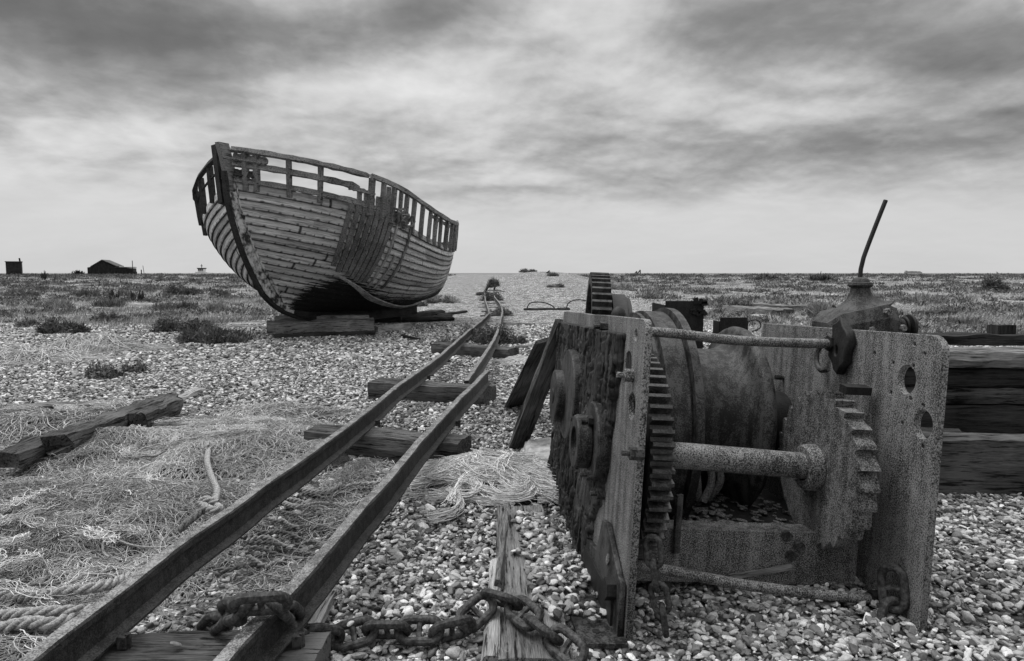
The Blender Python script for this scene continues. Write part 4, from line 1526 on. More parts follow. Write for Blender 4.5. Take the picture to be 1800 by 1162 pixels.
def casing(name, x0, x1, y, ztop, depth, label, notch=True):
    r = empty(name, (x0, y, 0))
    tag(r, label, 'steel casing')
    b = MB()
    wd = x1 - x0
    b.box((wd * .40, 0, ztop / 2), (wd * .8, .012, ztop))
    b.box((wd * .8, depth / 2, ztop / 2 - .01), (.012, depth, ztop - .02))
    b.box((0, depth / 2, ztop / 2 - .01), (.012, depth, ztop - .03))
    b.build('side_panel', M_RUSTD, r)
    if notch:
        b = MB()
        for k in range(10):
            b.box((wd * .66 + random.uniform(-.04, .05), -.01, ztop + random.uniform(-.08, .008)), (random.uniform(.01, .03), .015, random.uniform(.02, .04)), Matrix.Rotation(random.uniform(0, 3), 3, 'Y'))
        for k in range(9):
            b.box((wd * .80 + .005, random.uniform(0, depth * .3), ztop - .05 - k * .045), (.012, .02, .04), Matrix.Rotation(random.uniform(0, 3), 3, 'X'))
        b.build('rust_scale', M_BLACK, r)
    return r


A0, B0 = AY(1170, 529, 3.95), AY(1243, 529, 3.95)
casing('steel_casing', A0.x, B0.x + .03, 3.95, A0.z, .35, 'tall dark steel casing with a corroded corner behind the brake wheel')
A0, B0 = AY(1266, 558, 4.0), AY(1314, 558, 4.0)
casing('steel_casing', A0.x, B0.x + .04, 4.0, A0.z, .12, 'smaller dark steel casing between the tall one and the right plate', False)

gb = empty('gearbox', tuple(AY(1500, 581, 3.35)[:2]) + (0,))
tag(gb, 'rusty gearbox with a long bent lever above the right winch plate', 'gearbox')
gz = AY(1500, 590, 3.35).z
gx0, gx1 = AY(1440, 590, 3.35).x - gb.location.x, AY(1566, 590, 3.35).x - gb.location.x
pz = lambda py: AY(1500, py, 3.35).z
pxx = lambda px: AY(px, 560, 3.35).x - gb.location.x
b = MB()
# housing: a lofted casting, higher at its right shoulder
sec = [(pxx(1441), pz(566), .10), (pxx(1452), pz(556), .13), (pxx(1462), pz(549), .15), (pxx(1535), pz(533), .155), (pxx(1552), pz(540), .15), (pxx(1560), pz(562), .135), (pxx(1569), pz(590), .12)]
vs, fs = [], []
for (x_, zt_, hw) in sec:
    for (a_, c_) in ((-1, 0), (-1, .8), (-.8, 1), (.8, 1), (1, .8), (1, 0)):
        vs.append((x_, a_ * hw, (gz - .16) + (zt_ - gz + .16) * c_))
for i in range(len(sec) - 1):
    for k in range(6):
        l = (k + 1) % 6
        fs.append((i * 6 + k, (i + 1) * 6 + k, (i + 1) * 6 + l, i * 6 + l))
fs += [tuple(range(6)), tuple((len(sec) - 1) * 6 + k for k in range(5, -1, -1))]
b.add(vs, fs)
hs_ = b.build('housing', M_RUST, gb)
for (px, py) in ((1504, 575), (1530, 545), (1556, 572)):
    b = MB()
    b.hexbolt((pxx(px), -.13, pz(py)), .016, -.04, 'y')
    b.build('bolt', M_PLATE, hs_)
# flared cover
b = MB()
cx, cyv = pxx(1510), 0
profc = [(.128, -.035), (.140, -.012), (.141, 0.0), (.118, .010), (.085, .028), (.064, .050), (.050, .078), (.045, .100), (.054, .104), (.060, .114), (.056, .126), (.044, .130), (.038, .142), (.022, .152), (.004, .156)]
vs, fs = [], []
nn_ = 32
Rt = Matrix.Rotation(math.radians(-13), 3, 'Y')
for i in range(nn_):
    a_ = 2 * math.pi * i / nn_
    for (r_, h_) in profc:
        sh_ = max(0, 1 - h_ / .10)
        x_, y_ = r_ * math.cos(a_) * (1.08 if h_ < .05 else 1), r_ * math.sin(a_) * .85
        tilt = x_ * math.tan(math.radians(13)) * sh_
        vs.append((cx + x_ - .0, y_, pz(541) + h_ + tilt))
for i in range(nn_):
    j = (i + 1) % nn_
    for k in range(len(profc) - 1):
        fs.append((i * len(profc) + k, j * len(profc) + k, j * len(profc) + k + 1, i * len(profc) + k + 1))
b.add(vs, fs)
b.build('cover', M_RUST, gb, smooth=True, auto=40)
b = MB()
lv = [Vector((AY(a_, c_, 3.35).x - gb.location.x, 0, AY(a_, c_, 3.35).z)) for a_, c_ in ((1510, 515), (1512, 485), (1514, 468), (1519, 450), (1531, 418), (1545, 382), (1557, 352))]
b.tube(smooth_path(lv, .05), .0105, 12)
b.build('lever', M_RUSTD, gb, smooth=True)
b = MB()
zc_ = pz(575)
for (xa, xb, r_) in ((1572, 1580, .035), (1580, 1584, .05), (1586, 1592, .042), (1592, 1596, .055)):
    b.disc_x(.02, zc_, pxx(xa), pxx(xb), r_, 24)
b.lathe_x(.02, zc_ - .005, [(pxx(1560), .02), (pxx(1604), .02)], 16)
b.disc_x(.02, zc_ - .004, pxx(1601), pxx(1606), .068, 32, bev=.003)
b.build('coupling', M_RUSTD, gb, smooth=True)
b = MB()
b.box((.02, .0, (gz - .15) / 2), (.36, .22, gz - .15))
b.build('pedestal', M_RUSTD, gb)

# ------------------------------------------------------------------ stacked timbers at the right
ST = dict(cat='timber', group='timbers stacked right of the winch')


def stack(x0, x1, y, z0, h, w_, mat, seed, label, dy=-.12):
    o = timber('stacked_timber', (x0, y, z0), (x1, y + dy, z0 - .01), w_, h, mat, seed, .014, seg=40)
    tag(o, label, **ST)


stack(1.75, 4.6, 3.62, .0, .33, .16, M_WX, 71, 'massive black baulk lying on the shingle in front of the stack')
stack(1.95, 2.66, 4.0, .02, .26, .25, M_WD, 72, 'short dark block between the black baulk and the stack')
stack(1.95, 5.2, 4.45, .0, .165, .30, M_WX, 73, 'lowest black timber of the stack behind the plate')
stack(1.9, 5.2, 4.42, .17, .18, .26, M_WD, 74, 'second timber from the bottom of the stack')
stack(1.9, 5.2, 4.45, .355, .115, .28, M_WX, 75, 'middle timber of the stack with a pale knot')
stack(1.9, 5.2, 4.43, .475, .12, .26, M_WD, 76, 'dark timber just below the pale topped one in the stack')
stack(1.95, 5.2, 4.41, .60, .105, .30, M_WM, 77, 'pale topped cracked timber near the top of the stack')
stack(1.95, 5.2, 4.75, .70, .075, .14, M_WD, 78, 'thin black plank along the top back of the stack')
o = timber('stacked_timber', (3.50, 4.70, .70), (3.50, 4.70, .83), .14, .12, M_WD, 79, .008, seg=6)
tag(o, 'short black post end at the right top of the stack', **ST)

# ------------------------------------------------------------------ timbers at the left
LT = dict(cat='timber', group='broken timbers lying left of the track')
o = timber('broken_timber', G(10, 822, .07), G(150, 765, .08), .17, .09, M_WX, 81, .02, seg=30)
tag(o, 'dark end of the broken beam at the left edge above the nets', **LT)
o = timber('broken_timber', G(95, 797, .10), G(300, 714, .06), .17, .11, M_WX, 82, .020, seg=36, jag=.15)
tag(o, 'long split grey beam lying diagonally on the net heap', **LT)
o = timber('broken_timber', G(243, 758, .06), G(308, 727, .05), .13, .13, M_WX, 83, .02, seg=16, jag=.05)
tag(o, 'short cracked offcut against the upper end of the long split beam', **LT)
o = timber('broken_timber', G(15, 722, .07), G(246, 716, .05), .10, .05, M_WM, 84, .01, seg=24)
tag(o, 'thin straight plank lying level above the split beam', **LT)
o = timber('broken_timber', G(310, 708), G(352, 690), .11, .05, M_WL, 85, .015, seg=10, jag=.05)
tag(o, 'small pale piece of wood beyond the split beam', **LT)

# ------------------------------------------------------------------ ropes
def rope(name, pts, r, label, mat=None, lay=None, strands=3, group=None):
    P = smooth_path(pts, r * .55)
    s = np.r_[0, np.cumsum(np.linalg.norm(np.diff(P, axis=0), axis=1))]
    T = np.gradient(P, axis=0)
    T /= np.linalg.norm(T, axis=1, keepdims=True) + 1e-9
    S = np.cross(T, [0, 0, 1.0])
    S /= np.linalg.norm(S, axis=1, keepdims=True) + 1e-9
    U = np.cross(S, T)
    lay = lay or r * 6.5
    k = 6
    V, F = [], []
    for q in range(strands):
        ph = 2 * math.pi * (s / lay + q / strands)
        C = P + (S * np.cos(ph)[:, None] + U * np.sin(ph)[:, None]) * r * .52
        base = q * len(P) * k
        an = 2 * math.pi * np.arange(k) / k
        V.append((C[:, None] + (S[:, None] * np.cos(an)[None, :, None] + U[:, None] * np.sin(an)[None, :, None]) * r * .56).reshape(-1, 3))
        i, j = np.meshgrid(np.arange(len(P) - 1), np.arange(k), indexing='ij')
        F.append(np.stack([base + i * k + j, base + i * k + (j + 1) % k, base + (i + 1) * k + (j + 1) % k, base + (i + 1) * k + j], -1).reshape(-1, 4))
    o = mesh_obj(name, np.vstack(V), np.vstack(F), mat or M_ROPE, smooth=True)
    if label:
        tag(o, label, 'rope', group or 'old ropes lying by the rails')
    return o


rope('rope', [G(0, 1052, .05), G(60, 1048, .10), G(110, 1040, .11), G(180, 1030, .09), G(230, 1012, .05)], .018, 'upper plaited rope at the bottom left edge')
rope('rope', [G(0, 1082, .08), G(50, 1078, .10), G(100, 1074, .10), G(150, 1072, .08), G(190, 1064, .02)], .018, 'middle of three thick ropes at the bottom left corner')
rope('rope', [G(0, 1105, .07), G(50, 1094, .09), G(90, 1096, .09), G(130, 1085, .07), G(170, 1078, .02)], .020, 'thickest lowest rope at the bottom left corner')
rope('rope', [G(366, 792, .12), G(364, 812, .16), G(372, 840, .17), G(381, 862, .18), G(377, 884, .18), G(386, 893, .20), G(372, 896, .20), G(352, 884, .19), G(362, 878, .21), G(384, 884, .20)], .016, 'pale single rope running down to a knot at the left rail')
rope('rope', [G(370, 890, .20), G(352, 900, .18), G(330, 918, .16), G(314, 934, .13)], .016, 'grey rope tail running from the knot along the left rail', M_ROPED)
rope('rope', [G(505, 850, .03), G(540, 862, .04), G(575, 864, .04), G(600, 850, .06)], .013, 'short pale rope bent upward between the rails')
rope('rope', [G(480, 876, .03), G(520, 890, .04), G(560, 885, .03), G(610, 888, .03), G(640, 880, .03)], .012, 'wavy pale rope crossing the shingle between the rails')
# ------------------------------------------------------------------ net heaps and frayed fibre
def tubes_np(C, r, k=3):
    """C: (n, m, 3) paths -> one mesh of thin tubes"""
    n, m_, _ = C.shape
    T = np.gradient(C, axis=1)
    T /= np.linalg.norm(T, axis=2, keepdims=True) + 1e-9
    S = np.cross(T, [0, 0, 1.0])
    S /= np.linalg.norm(S, axis=2, keepdims=True) + 1e-9
    U = np.cross(S, T)
    an = 2 * math.pi * np.arange(k) / k + .5
    r = np.asarray(r).reshape(-1, 1, 1, 1) if np.ndim(r) else r
    V = C[:, :, None] + (S[:, :, None] * np.cos(an)[None, None, :, None] + U[:, :, None] * np.sin(an)[None, None, :, None]) * r
    a, b, c = np.meshgrid(np.arange(n), np.arange(m_ - 1), np.arange(k), indexing='ij')
    c2 = (c + 1) % k
    F = np.stack([(a * m_ + b) * k + c, (a * m_ + b) * k + c2, (a * m_ + b + 1) * k + c2, (a * m_ + b + 1) * k + c], -1).reshape(-1, 4)
    return V.reshape(-1, 3), F


HEAPS = []


def heap(name, label, cat, cx, cy, rx, ry, hh, n, L0, L1, curl, r0, r1, mat, base_mat, ang0=0.0, angs=1.6, seed=1, steps=26, xmax=None, mound=True, group=None, thresh=.0, tone=(0, 1)):
    rg = np.random.default_rng(seed)
    lobes = fbm(np.linspace(0, 5, 8), np.full(8, seed * 1.3), 2)

    def inside(x, y):
        a = np.arctan2((y - cy) / ry, (x - cx) / rx)
        q = np.hypot((x - cx) / rx, (y - cy) / ry)
        return 1 - q * (1 + .55 * (fbm(2 + 1.2 * np.cos(a) + seed, 2 + 1.2 * np.sin(a), 3) - .5))

    def hz_(x, y):
        e = np.clip(inside(x, y) * 2.2, 0, 1)
        return ground_h(x, y) + hh * (e ** .6) * (.0 + 1.5 * np.clip(fbm(x * 2.6 + seed, y * 3.4, 4) - .12, 0, 1))
    gx, gy = np.meshgrid(np.linspace(cx - rx * 1.2, cx + rx * 1.2, 90), np.linspace(cy - ry * 1.2, cy + ry * 1.2, 90), indexing='ij')
    gz_ = hz_(gx, gy) - .012
    gz_ = np.where(inside(gx, gy) < .03, ground_h(gx, gy) - .05, gz_)
    i, j = np.meshgrid(np.arange(89), np.arange(89), indexing='ij')
    F0 = np.stack([i * 90 + j, (i + 1) * 90 + j, (i + 1) * 90 + j + 1, i * 90 + j + 1], -1).reshape(-1, 4)
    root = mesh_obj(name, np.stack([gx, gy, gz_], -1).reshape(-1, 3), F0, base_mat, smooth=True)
    tag(root, label, cat, group)
    # seeds
    x = cx + (rg.random(n * 3) * 2 - 1) * rx * 1.1
    y = cy + (rg.random(n * 3) * 2 - 1) * ry * 1.1
    ok = (inside(x, y) > -.02) & (fbm(x * 4 + seed, y * 4, 3) > thresh)
    x, y = x[ok][:n], y[ok][:n]
    n = len(x)
    flow = lambda x, y: ang0 + angs * 2 * (fbm(x * 1.4 + 11 + seed, y * 1.4 + 3, 3) - .5) * 2.2
    th = flow(x, y) + rg.normal(0, .5, n) + math.pi * (rg.random(n) < .5)
    cv = rg.normal(0, 1, n) * curl
    ln = L0 + (L1 - L0) * rg.random(n) ** 2
    ds = ln / steps
    zo = rg.random(n) ** 2 * (.045 if 'frayed' in name else .03)
    C = np.zeros((n, steps, 3))
    zp = rg.random(n) * 6.28
    zamp = rg.random(n) * .012
    for q in range(steps):
        C[:, q, 0], C[:, q, 1] = x, y
        C[:, q, 2] = hz_(x, y) + zo + zamp * np.sin(zp + q * .6)
        x = x + np.cos(th) * ds
        y = y + np.sin(th) * ds
        th = th + cv * ds + rg.normal(0, .12, n) * np.sqrt(abs(curl)) * .25
        cv = cv * .97 + rg.normal(0, .25, n) * curl * .35
    rr = r0 + (r1 - r0) * rg.random(n) ** 3
    if xmax is not None:
        keep = (C[:, :, 0] < xmax).all(1)
        C, rr = C[keep], rr[keep]
    V, F = tubes_np(C, rr)
    tq_ = np.clip(1.9 * (fbm(C[:, 0, 0] * 2.6 + seed, C[:, 0, 1] * 2.6, 3) - .5) + .5, 0, 1)
    tn_ = np.repeat(tone[0] + (tone[1] - tone[0]) * (.55 * rg.random(len(C)) + .45 * tq_), steps * 3)
    mesh_obj('strands', V, F, mat, root, attrs={'tone': tn_})
    HEAPS.append(root)
    return root


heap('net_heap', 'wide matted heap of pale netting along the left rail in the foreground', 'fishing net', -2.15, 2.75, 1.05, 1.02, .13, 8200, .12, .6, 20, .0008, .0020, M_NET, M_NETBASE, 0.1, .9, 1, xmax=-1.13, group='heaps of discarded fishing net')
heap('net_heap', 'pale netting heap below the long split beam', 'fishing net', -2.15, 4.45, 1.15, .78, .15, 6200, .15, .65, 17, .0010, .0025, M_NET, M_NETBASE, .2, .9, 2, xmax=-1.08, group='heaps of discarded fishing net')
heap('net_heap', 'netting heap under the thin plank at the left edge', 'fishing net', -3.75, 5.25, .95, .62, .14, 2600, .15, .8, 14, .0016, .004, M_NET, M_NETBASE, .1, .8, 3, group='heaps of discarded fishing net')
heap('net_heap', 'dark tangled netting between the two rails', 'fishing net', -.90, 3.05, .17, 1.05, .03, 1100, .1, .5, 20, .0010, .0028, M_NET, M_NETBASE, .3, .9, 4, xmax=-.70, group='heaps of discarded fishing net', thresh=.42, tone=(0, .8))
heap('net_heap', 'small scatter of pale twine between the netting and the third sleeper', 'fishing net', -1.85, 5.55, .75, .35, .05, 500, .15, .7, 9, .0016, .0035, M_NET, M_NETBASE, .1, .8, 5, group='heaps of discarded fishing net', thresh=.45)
def locks(root, cx, cy, rx, ry, zf, n, per, L, curl, r, mat, seed, ang0, angs, spread=.018, tone=(.3, 1), frizz=1.0):
    """combed hanks of fibre lying over a heap"""
    rg = np.random.default_rng(seed)
    st = 30
    CC, TT = [], []
    for q in range(n):
        x, y = cx + rg.normal() * rx * .5, cy + rg.normal() * ry * .5
        th = ang0 + rg.normal() * angs
        cv = rg.normal() * curl
        ds = L * rg.uniform(.5, 1.1) / st
        P = np.zeros((st, 3))
        for k in range(st):
            P[k] = x, y, 0
            x += math.cos(th) * ds
            y += math.sin(th) * ds * .8
            th += cv * ds
            cv += rg.normal() * curl * .18
        z0 = zf(P[:, 0], P[:, 1]) + rg.random() * .03
        T = np.gradient(P, axis=0)
        S = np.stack([-T[:, 1], T[:, 0], 0 * T[:, 0]], -1)
        S /= np.linalg.norm(S, axis=1, keepdims=True) + 1e-9
        u = np.linspace(-1, 1, st)
        env = spread * (.35 + .9 * np.abs(u + rg.uniform(-.3, .3)) ** 1.6)
        a = rg.normal(size=per)
        b = np.abs(rg.normal(size=per))
        ph = rg.random(per) * 6.28
        wob = 1 + .35 * np.sin(np.linspace(0, 7, st)[None] + ph[:, None])
        C = P[None] + S[None] * (a[:, None] * env[None] * wob)[..., None]
        C[:, :, 2] = z0[None] + b[:, None] * (.012 + env[None] * .25)
        kk = np.linspace(0, 1, st)[None]
        for fr_, am_ in ((9, .006), (17, .004), (31, .0025)):
            p1, p2 = rg.random(per)[:, None] * 6.28, rg.random(per)[:, None] * 6.28
            f1 = fr_ * (.6 + .8 * rg.random(per))[:, None]
            C[:, :, 0] += am_ * frizz * np.sin(f1 * kk + p1)
            C[:, :, 1] += am_ * frizz * np.sin(f1 * kk * 1.1 + p2)
            C[:, :, 2] += am_ * frizz * .5 * (1 + np.sin(f1 * kk * .9 + p1 + p2))
        # strands break off at different lengths
        cut = (rg.random(per) * .45 * st).astype(int)
        for k in range(per):
            if rg.random() < .5:
                C[k, :cut[k]] = C[k, cut[k]]
            else:
                C[k, st - 1 - cut[k]:] = C[k, st - 1 - cut[k]]
        CC.append(C)
        TT.append(np.clip(rg.uniform(*tone) + rg.normal(0, .16, per), 0, 1))
    C = np.vstack(CC)
    V, F = tubes_np(C, r * (.6 + .8 * rg.random(len(C))))
    return tag(mesh_obj('tangled_fibre', V, F, mat, root, attrs={'tone': np.repeat(np.concatenate(TT), st * 3)}), kind='stuff')


fr_root = heap('frayed_rope', 'heap of frayed blond rope fibre beside the second sleeper', 'frayed rope', -.14, 3.72, .40, .30, .14, 900, .15, .5, 2.5, .0010, .0022, M_FIBRE, M_NETBASE, .15, .75, 8, group='frayed white fibre heaps', tone=(.0, .7))
fz = lambda x, y: ground_h(x, y) + .11 * np.exp(-((x + .14) / .34) ** 2 - ((y - 3.72) / .26) ** 2)
locks(fr_root, -.14, 3.68, .42, .28, fz, 90, 70, .50, 2.8, .0018, M_FIBRE, 3, .1, .8, .020, (.40, 1.0), .8)
locks(fr_root, .0, 3.9, .2, .2, fz, 24, 60, .4, 4.0, .0018, M_FIBRE, 4, 1.2, .8, .018, (.35, .9), .8)
heap('frayed_rope', 'white fibre patch at the left edge below the scrub', 'frayed rope', -6.75, 9.15, .75, .35, .22, 900, .3, .9, 3, .004, .009, M_WHITE, M_WHITE, .1, .3, 9, group='frayed white fibre heaps', tone=(.5, 1))
heap('frayed_rope', 'pale fibre hummock right of the white patch at the left', 'frayed rope', -6.5, 10.4, .85, .35, .22, 900, .3, .9, 3, .004, .009, M_WHITE, M_FIBRE, .15, .3, 10, group='frayed white fibre heaps', tone=(.3, 1))
heap('frayed_rope', 'small white fibre scrap right of the sleeper with the pale top', 'frayed rope', .12, 8.9, .25, .2, .06, 200, .2, .5, 3, .003, .006, M_FIBRE, M_FIBRE, .15, .3, 12, group='frayed white fibre heaps', tone=(.3, 1))
for (hi, cx, cy, rx, ry, n, sd_) in ((0, -2.1, 2.8, .9, .8, 46, 21), (1, -2.1, 4.45, .9, .6, 36, 22), (2, -3.7, 5.25, .8, .45, 16, 23)):
    zfun = lambda x, y, cx=cx, cy=cy, rx=rx, ry=ry: ground_h(x, y) + .085 * np.clip(1.15 - ((x - cx) / rx / 1.25) ** 2 * .8 - ((y - cy) / ry / 1.3) ** 2 * .8, 0, 1)
    locks(HEAPS[hi], min(cx, -1.75), cy, rx * .8, ry, zfun, n, 20, .36, 8.0, .0015, M_NET, sd_, .1, 1.4, .020, (.35, 1.0), 1.7)
# thick pale cords on top of the near net heaps
for k in range(14):
    x0, y0 = 455 + RNG.uniform(-10, 110), 850 + k * 11
    x1 = x0 + RNG.uniform(60, 150)
    pts = [G(x0 - (y0 - 850) * .72 + (x1 - x0) * u, y0 + 8 * math.sin(u * 5 + k) + 8 * u, .025 + .02 * RNG.random()) for u in np.linspace(0, 1, 6)]
    o = rope('cord', pts, .010, None, M_ROPE if k % 3 == 0 else M_ROPED, strands=2, group=None)
    o.parent = HEAPS[3]
cnt = 0
for (cx, cy, rx, ry, n, wh) in ((-2.1, 2.75, .8, .8, 30, 0), (-2.1, 4.4, .9, .6, 22, 1), (-3.6, 5.2, .8, .4, 9, 2)):
    for k in range(n):
        x_, y_ = cx + RNG.uniform(-rx, rx), cy + RNG.uniform(-ry, ry)
        th = RNG.uniform(0, 6.28)
        cv = RNG.normal() * 6
        pts = []
        for q in range(9):
            pts.append((x_, y_, gh(x_, y_) + .085 + .02 * RNG.random() - .04 * (abs(x_ - cx) / rx)))
            x_ += math.cos(th) * .055
            y_ += math.sin(th) * .055
            th += cv * .055 + RNG.normal() * .15
            if x_ > -1.15:
                break
        if len(pts) < 4:
            continue
        P = smooth_path(pts, .012)
        b = MB()
        b.tube(P, .0035 + .003 * RNG.random(), 6)
        o = b.build('cord', M_ROPE if k % 3 else M_ROPED, smooth=True)
        o.parent = HEAPS[wh]

# ------------------------------------------------------------------ wire loops
for (pts, lb) in (([(925, 545), (932, 533), (950, 531), (968, 536), (978, 545)], 'thin black wire loop on the shingle ahead of the leaning planks'),
                  ([(995, 545), (1000, 532), (1015, 527), (1032, 529)], 'black wire arch left of the toothed gear wheel')):
    base = G(pts[0][0], 545)
    P = [AY(x_, y_, base.y) for x_, y_ in pts]
    P[0].z = gh(P[0].x, P[0].y)
    b = MB()
    b.tube(smooth_path(P, .05), .018, 6)
    o = b.build('wire_loop', M_BLACK, smooth=True)
    tag(o, lb, 'wire')
P = [AY(x_, y_, 4.15) for x_, y_ in ((1315, 566), (1325, 562), (1336, 566), (1336, 577), (1322, 583))]
b = MB()
b.tube(smooth_path(P, .02), .004, 6)
tag(b.build('wire_loop', M_BLACK, smooth=True), 'small black wire loop beside the smaller steel casing', 'wire')
o = timber('driftwood', G(922, 546), G(1000, 545), .25, .07, M_WD, 91, .03, seg=14)
tag(o, 'flat black driftwood on the shingle beside the wire loop', 'driftwood')
o = timber('driftwood', G(880, 571), G(940, 572), .15, .05, M_WM, 92, .02, seg=14)
tag(o, 'thin pale wood strip right of the weeds on the track', 'driftwood')
o = timber('driftwood', G(905, 613), G(972, 608), .12, .04, M_WM, 93, .02, seg=14)
tag(o, 'grey wood strip on the shingle left of the winch top', 'driftwood')
# old boards beyond the winch
RB = dict(cat='board', group='grey boards lying beyond the winch')
for k, (a_, b_2, w_, h_, mt, lb) in enumerate([((1280, 548), (1385, 556), .5, .22, M_WM, 'grey broken hull boards beyond the small steel casing'),
                                               ((1290, 543), (1450, 550), .2, .22, M_WM, 'long grey board behind the broken hull boards'),
                                               ((1330, 556), (1370, 561), .4, .07, M_WL, 'pale short board in front of the broken hull boards'),
                                               ((1400, 545), (1462, 544), .3, .18, M_WD, 'dark short board left of the gearbox'),
                                               ((1620, 556), (1672, 553), .3, .14, M_WD, 'dark board in the grass right of the gearbox')]):
    A_, B_ = GG(*a_), GG(*b_2)
    A_.z, B_.z = gh(A_.x, A_.y) - .02, gh(B_.x, B_.y) - .02
    o = timber('old_board', A_, B_, w_, h_, mt, 100 + k, .04, seg=16, jag=.2)
    tag(o, lb, **RB)

# ------------------------------------------------------------------ vegetation
def leaf_cloud(cx, cy, cz, rx, ry, rz, n, size, rg, up=.5, elong=2.0):
    """n small leaf faces through a low mound"""
    u = rg.normal(size=(n, 3))
    u /= np.linalg.norm(u, axis=1, keepdims=True)
    rad_ = rg.random(n) ** .45
    lump = .65 + .7 * fbm(u[:, 0] * 2.5 + cx * 3 + 20, u[:, 1] * 2.5 + cy + 20, 3)
    P = u * (rad_ * lump)[:, None] * np.array([rx, ry, rz])
    P[:, 2] = np.abs(P[:, 2])
    P += [cx, cy, cz]
    d = rg.normal(size=(n, 3)) + np.array([0, 0, up * 2])
    d += u * 1.0
    d /= np.linalg.norm(d, axis=1, keepdims=True)
    s = np.cross(d, rg.normal(size=(n, 3)))
    s /= np.linalg.norm(s, axis=1, keepdims=True) + 1e-9
    sz = (size * (.5 + rg.random(n)))[:, None]
    a, b = P - s * sz * .35, P + s * sz * .35
    c = P + d * sz * elong
    V = np.stack([a, b, c + s * sz * .12, c - s * sz * .12], 1).reshape(-1, 3)
    F = np.arange(4 * n).reshape(-1, 4)
    tone_ = np.repeat(np.clip(rg.random(n) * .7 + .3 * fbm(P[:, 0] * 5, P[:, 1] * 5, 2), 0, 1), 4)
    return V, F, tone_


def bush(px0, px1, ytop, ybase, label, name='bush', n=1600, size=.035, mat=None, up=.5, el=2.0, seed=0, grp='scrub plants on the shingle', cat='bush'):
    rg = np.random.default_rng(100 + seed)
    A_, B_ = G(px0, ybase), G(px1, ybase)
    A_, B_ = GG(px0, ybase), GG(px1, ybase)
    zg = (A_.z + B_.z) / 2
    A_, B_ = G(px0, ybase, zg), G(px1, ybase, zg)
    cx, rx = (A_.x + B_.x) / 2, (B_.x - A_.x) / 2
    ry = min(rx * .8, 1.0 + rx * .2)
    cy = A_.y + ry
    hh = AY(px0, ytop, cy).z - zg
    VV, FF, TT, nb_ = [], [], [], 0
    m_ = 9
    for q in range(m_):
        ox = rx * rg.uniform(-.78, .78)
        oy = ry * rg.uniform(-.6, .6) * math.sqrt(max(0, 1 - (ox / rx) ** 2))
        k_ = rg.uniform(.28, .5)
        V, F, tn_ = leaf_cloud(ox, oy, 0, rx * k_, ry * k_, hh * rg.uniform(.6, 1.15) * (1 - .35 * abs(ox / rx)), int(n * 2.6 / m_), size * .5, rg, up, el)
        VV.append(V)
        FF.append(F + nb_)
        TT.append(np.clip(tn_ + rg.uniform(-.2, .2), 0, 1))
        nb_ += len(V)
    V, F, tn_ = np.vstack(VV), np.vstack(FF), np.concatenate(TT)
    o = mesh_obj(name, V, F, mat or M_LEAF, loc=(cx, cy, gh(cx, cy) - .02), attrs={'tone': tn_})
    return tag(o, label, cat, grp)


bush(205, 352, 553, 590, 'large dark leafy kale clump left of the boat', n=3600, size=.05, seed=1, up=.3, el=1.4)
bush(290, 418, 574, 606, 'wiry dark bush in front of the large leafy clump', n=3600, size=.045, seed=2, el=3.0)
bush(55, 132, 560, 588, 'dark grassy bush near the left edge', n=2200, size=.05, seed=3, el=3)
bush(142, 212, 548, 567, 'low dark bush above the fibre hummock', n=1800, size=.055, seed=4, el=2.5)
bush(15, 55, 562, 576, 'small low bush at the left edge', n=800, size=.05, seed=5, el=2.5)
bush(122, 190, 632, 668, 'withered kale with curled leaves in mid shingle', n=420, size=.06, seed=6, el=1.2, name='kale_plant')
bush(204, 256, 634, 657, 'dark withered kale right of the curled one', n=260, size=.06, seed=7, el=1.2, name='kale_plant')
for k, (xa, xb, yt, yb, lb) in enumerate([(40, 110, 531, 542, 'low pale tussock at the far left below the dock stalks'), (150, 205, 528, 540, 'small tussock above the low dark bush'),
                                          (255, 330, 534, 547, 'wide low tussock behind the large leafy clump'), (345, 402, 536, 548, 'low tussock behind the boat bow timber'),
                                          (20, 60, 512, 521, 'small dark clump at the far left edge'), (360, 400, 512, 521, 'small dark clump left of the boat forefoot'),
                                          (115, 165, 513, 521, 'dark clump between the dock stalk groups'), (1060, 1130, 500, 512, 'pale grass clump right of the toothed gear wheel'),
                                          (1130, 1170, 515, 526, 'pale grass clump left of the tall steel casing'), (1480, 1560, 512, 524, 'grass clump directly behind the lever'),
                                          (1600, 1680, 520, 535, 'broad grass clump behind the gearbox coupling')]):
    bush(xa, xb, yt - 3, yb, lb, n=700, size=.06, seed=60 + k, mat=M_GRASS if k in (0, 3, 7, 8, 9, 10) else None, el=4 if k != 4 else 2, up=1.0, name='tussock', cat='tussock', grp='grass tussocks in the scrub')
bush(278, 338, 499, 520, 'round dark shrub in the far scrub left of the bow', n=1300, size=.10, seed=8)
bush(800, 905, 562, 608, 'low dark weeds growing between the rails', n=2600, size=.045, seed=9, el=1.5)
bush(880, 925, 582, 606, 'dark weeds right of the curved rail', n=900, size=.04, seed=10, el=1.5)
bush(765, 815, 590, 606, 'sparse weeds left of the long left rail', n=400, size=.035, seed=11, el=1.5)
bush(690, 752, 528, 540, 'dark weeds by the shingle right of the boat stern', n=900, size=.07, seed=12)
bush(745, 800, 520, 534, 'pale grass clump touching the boat stern', n=900, size=.07, seed=13, mat=M_GRASS, el=4)
bush(838, 862, 514, 521, 'dark weeds left of the far bend in the track', n=500, size=.07, seed=14)
bush(838, 905, 536, 556, 'ragged weeds among the far sleepers at the rail kink', n=700, size=.05, seed=31, el=2)
bush(846, 893, 512, 530, 'dark weeds between the far sleepers above the rail bend', n=900, size=.06, seed=32, el=2)
bush(855, 882, 489, 506, 'weeds at the far end of the track', n=900, size=.09, seed=15)
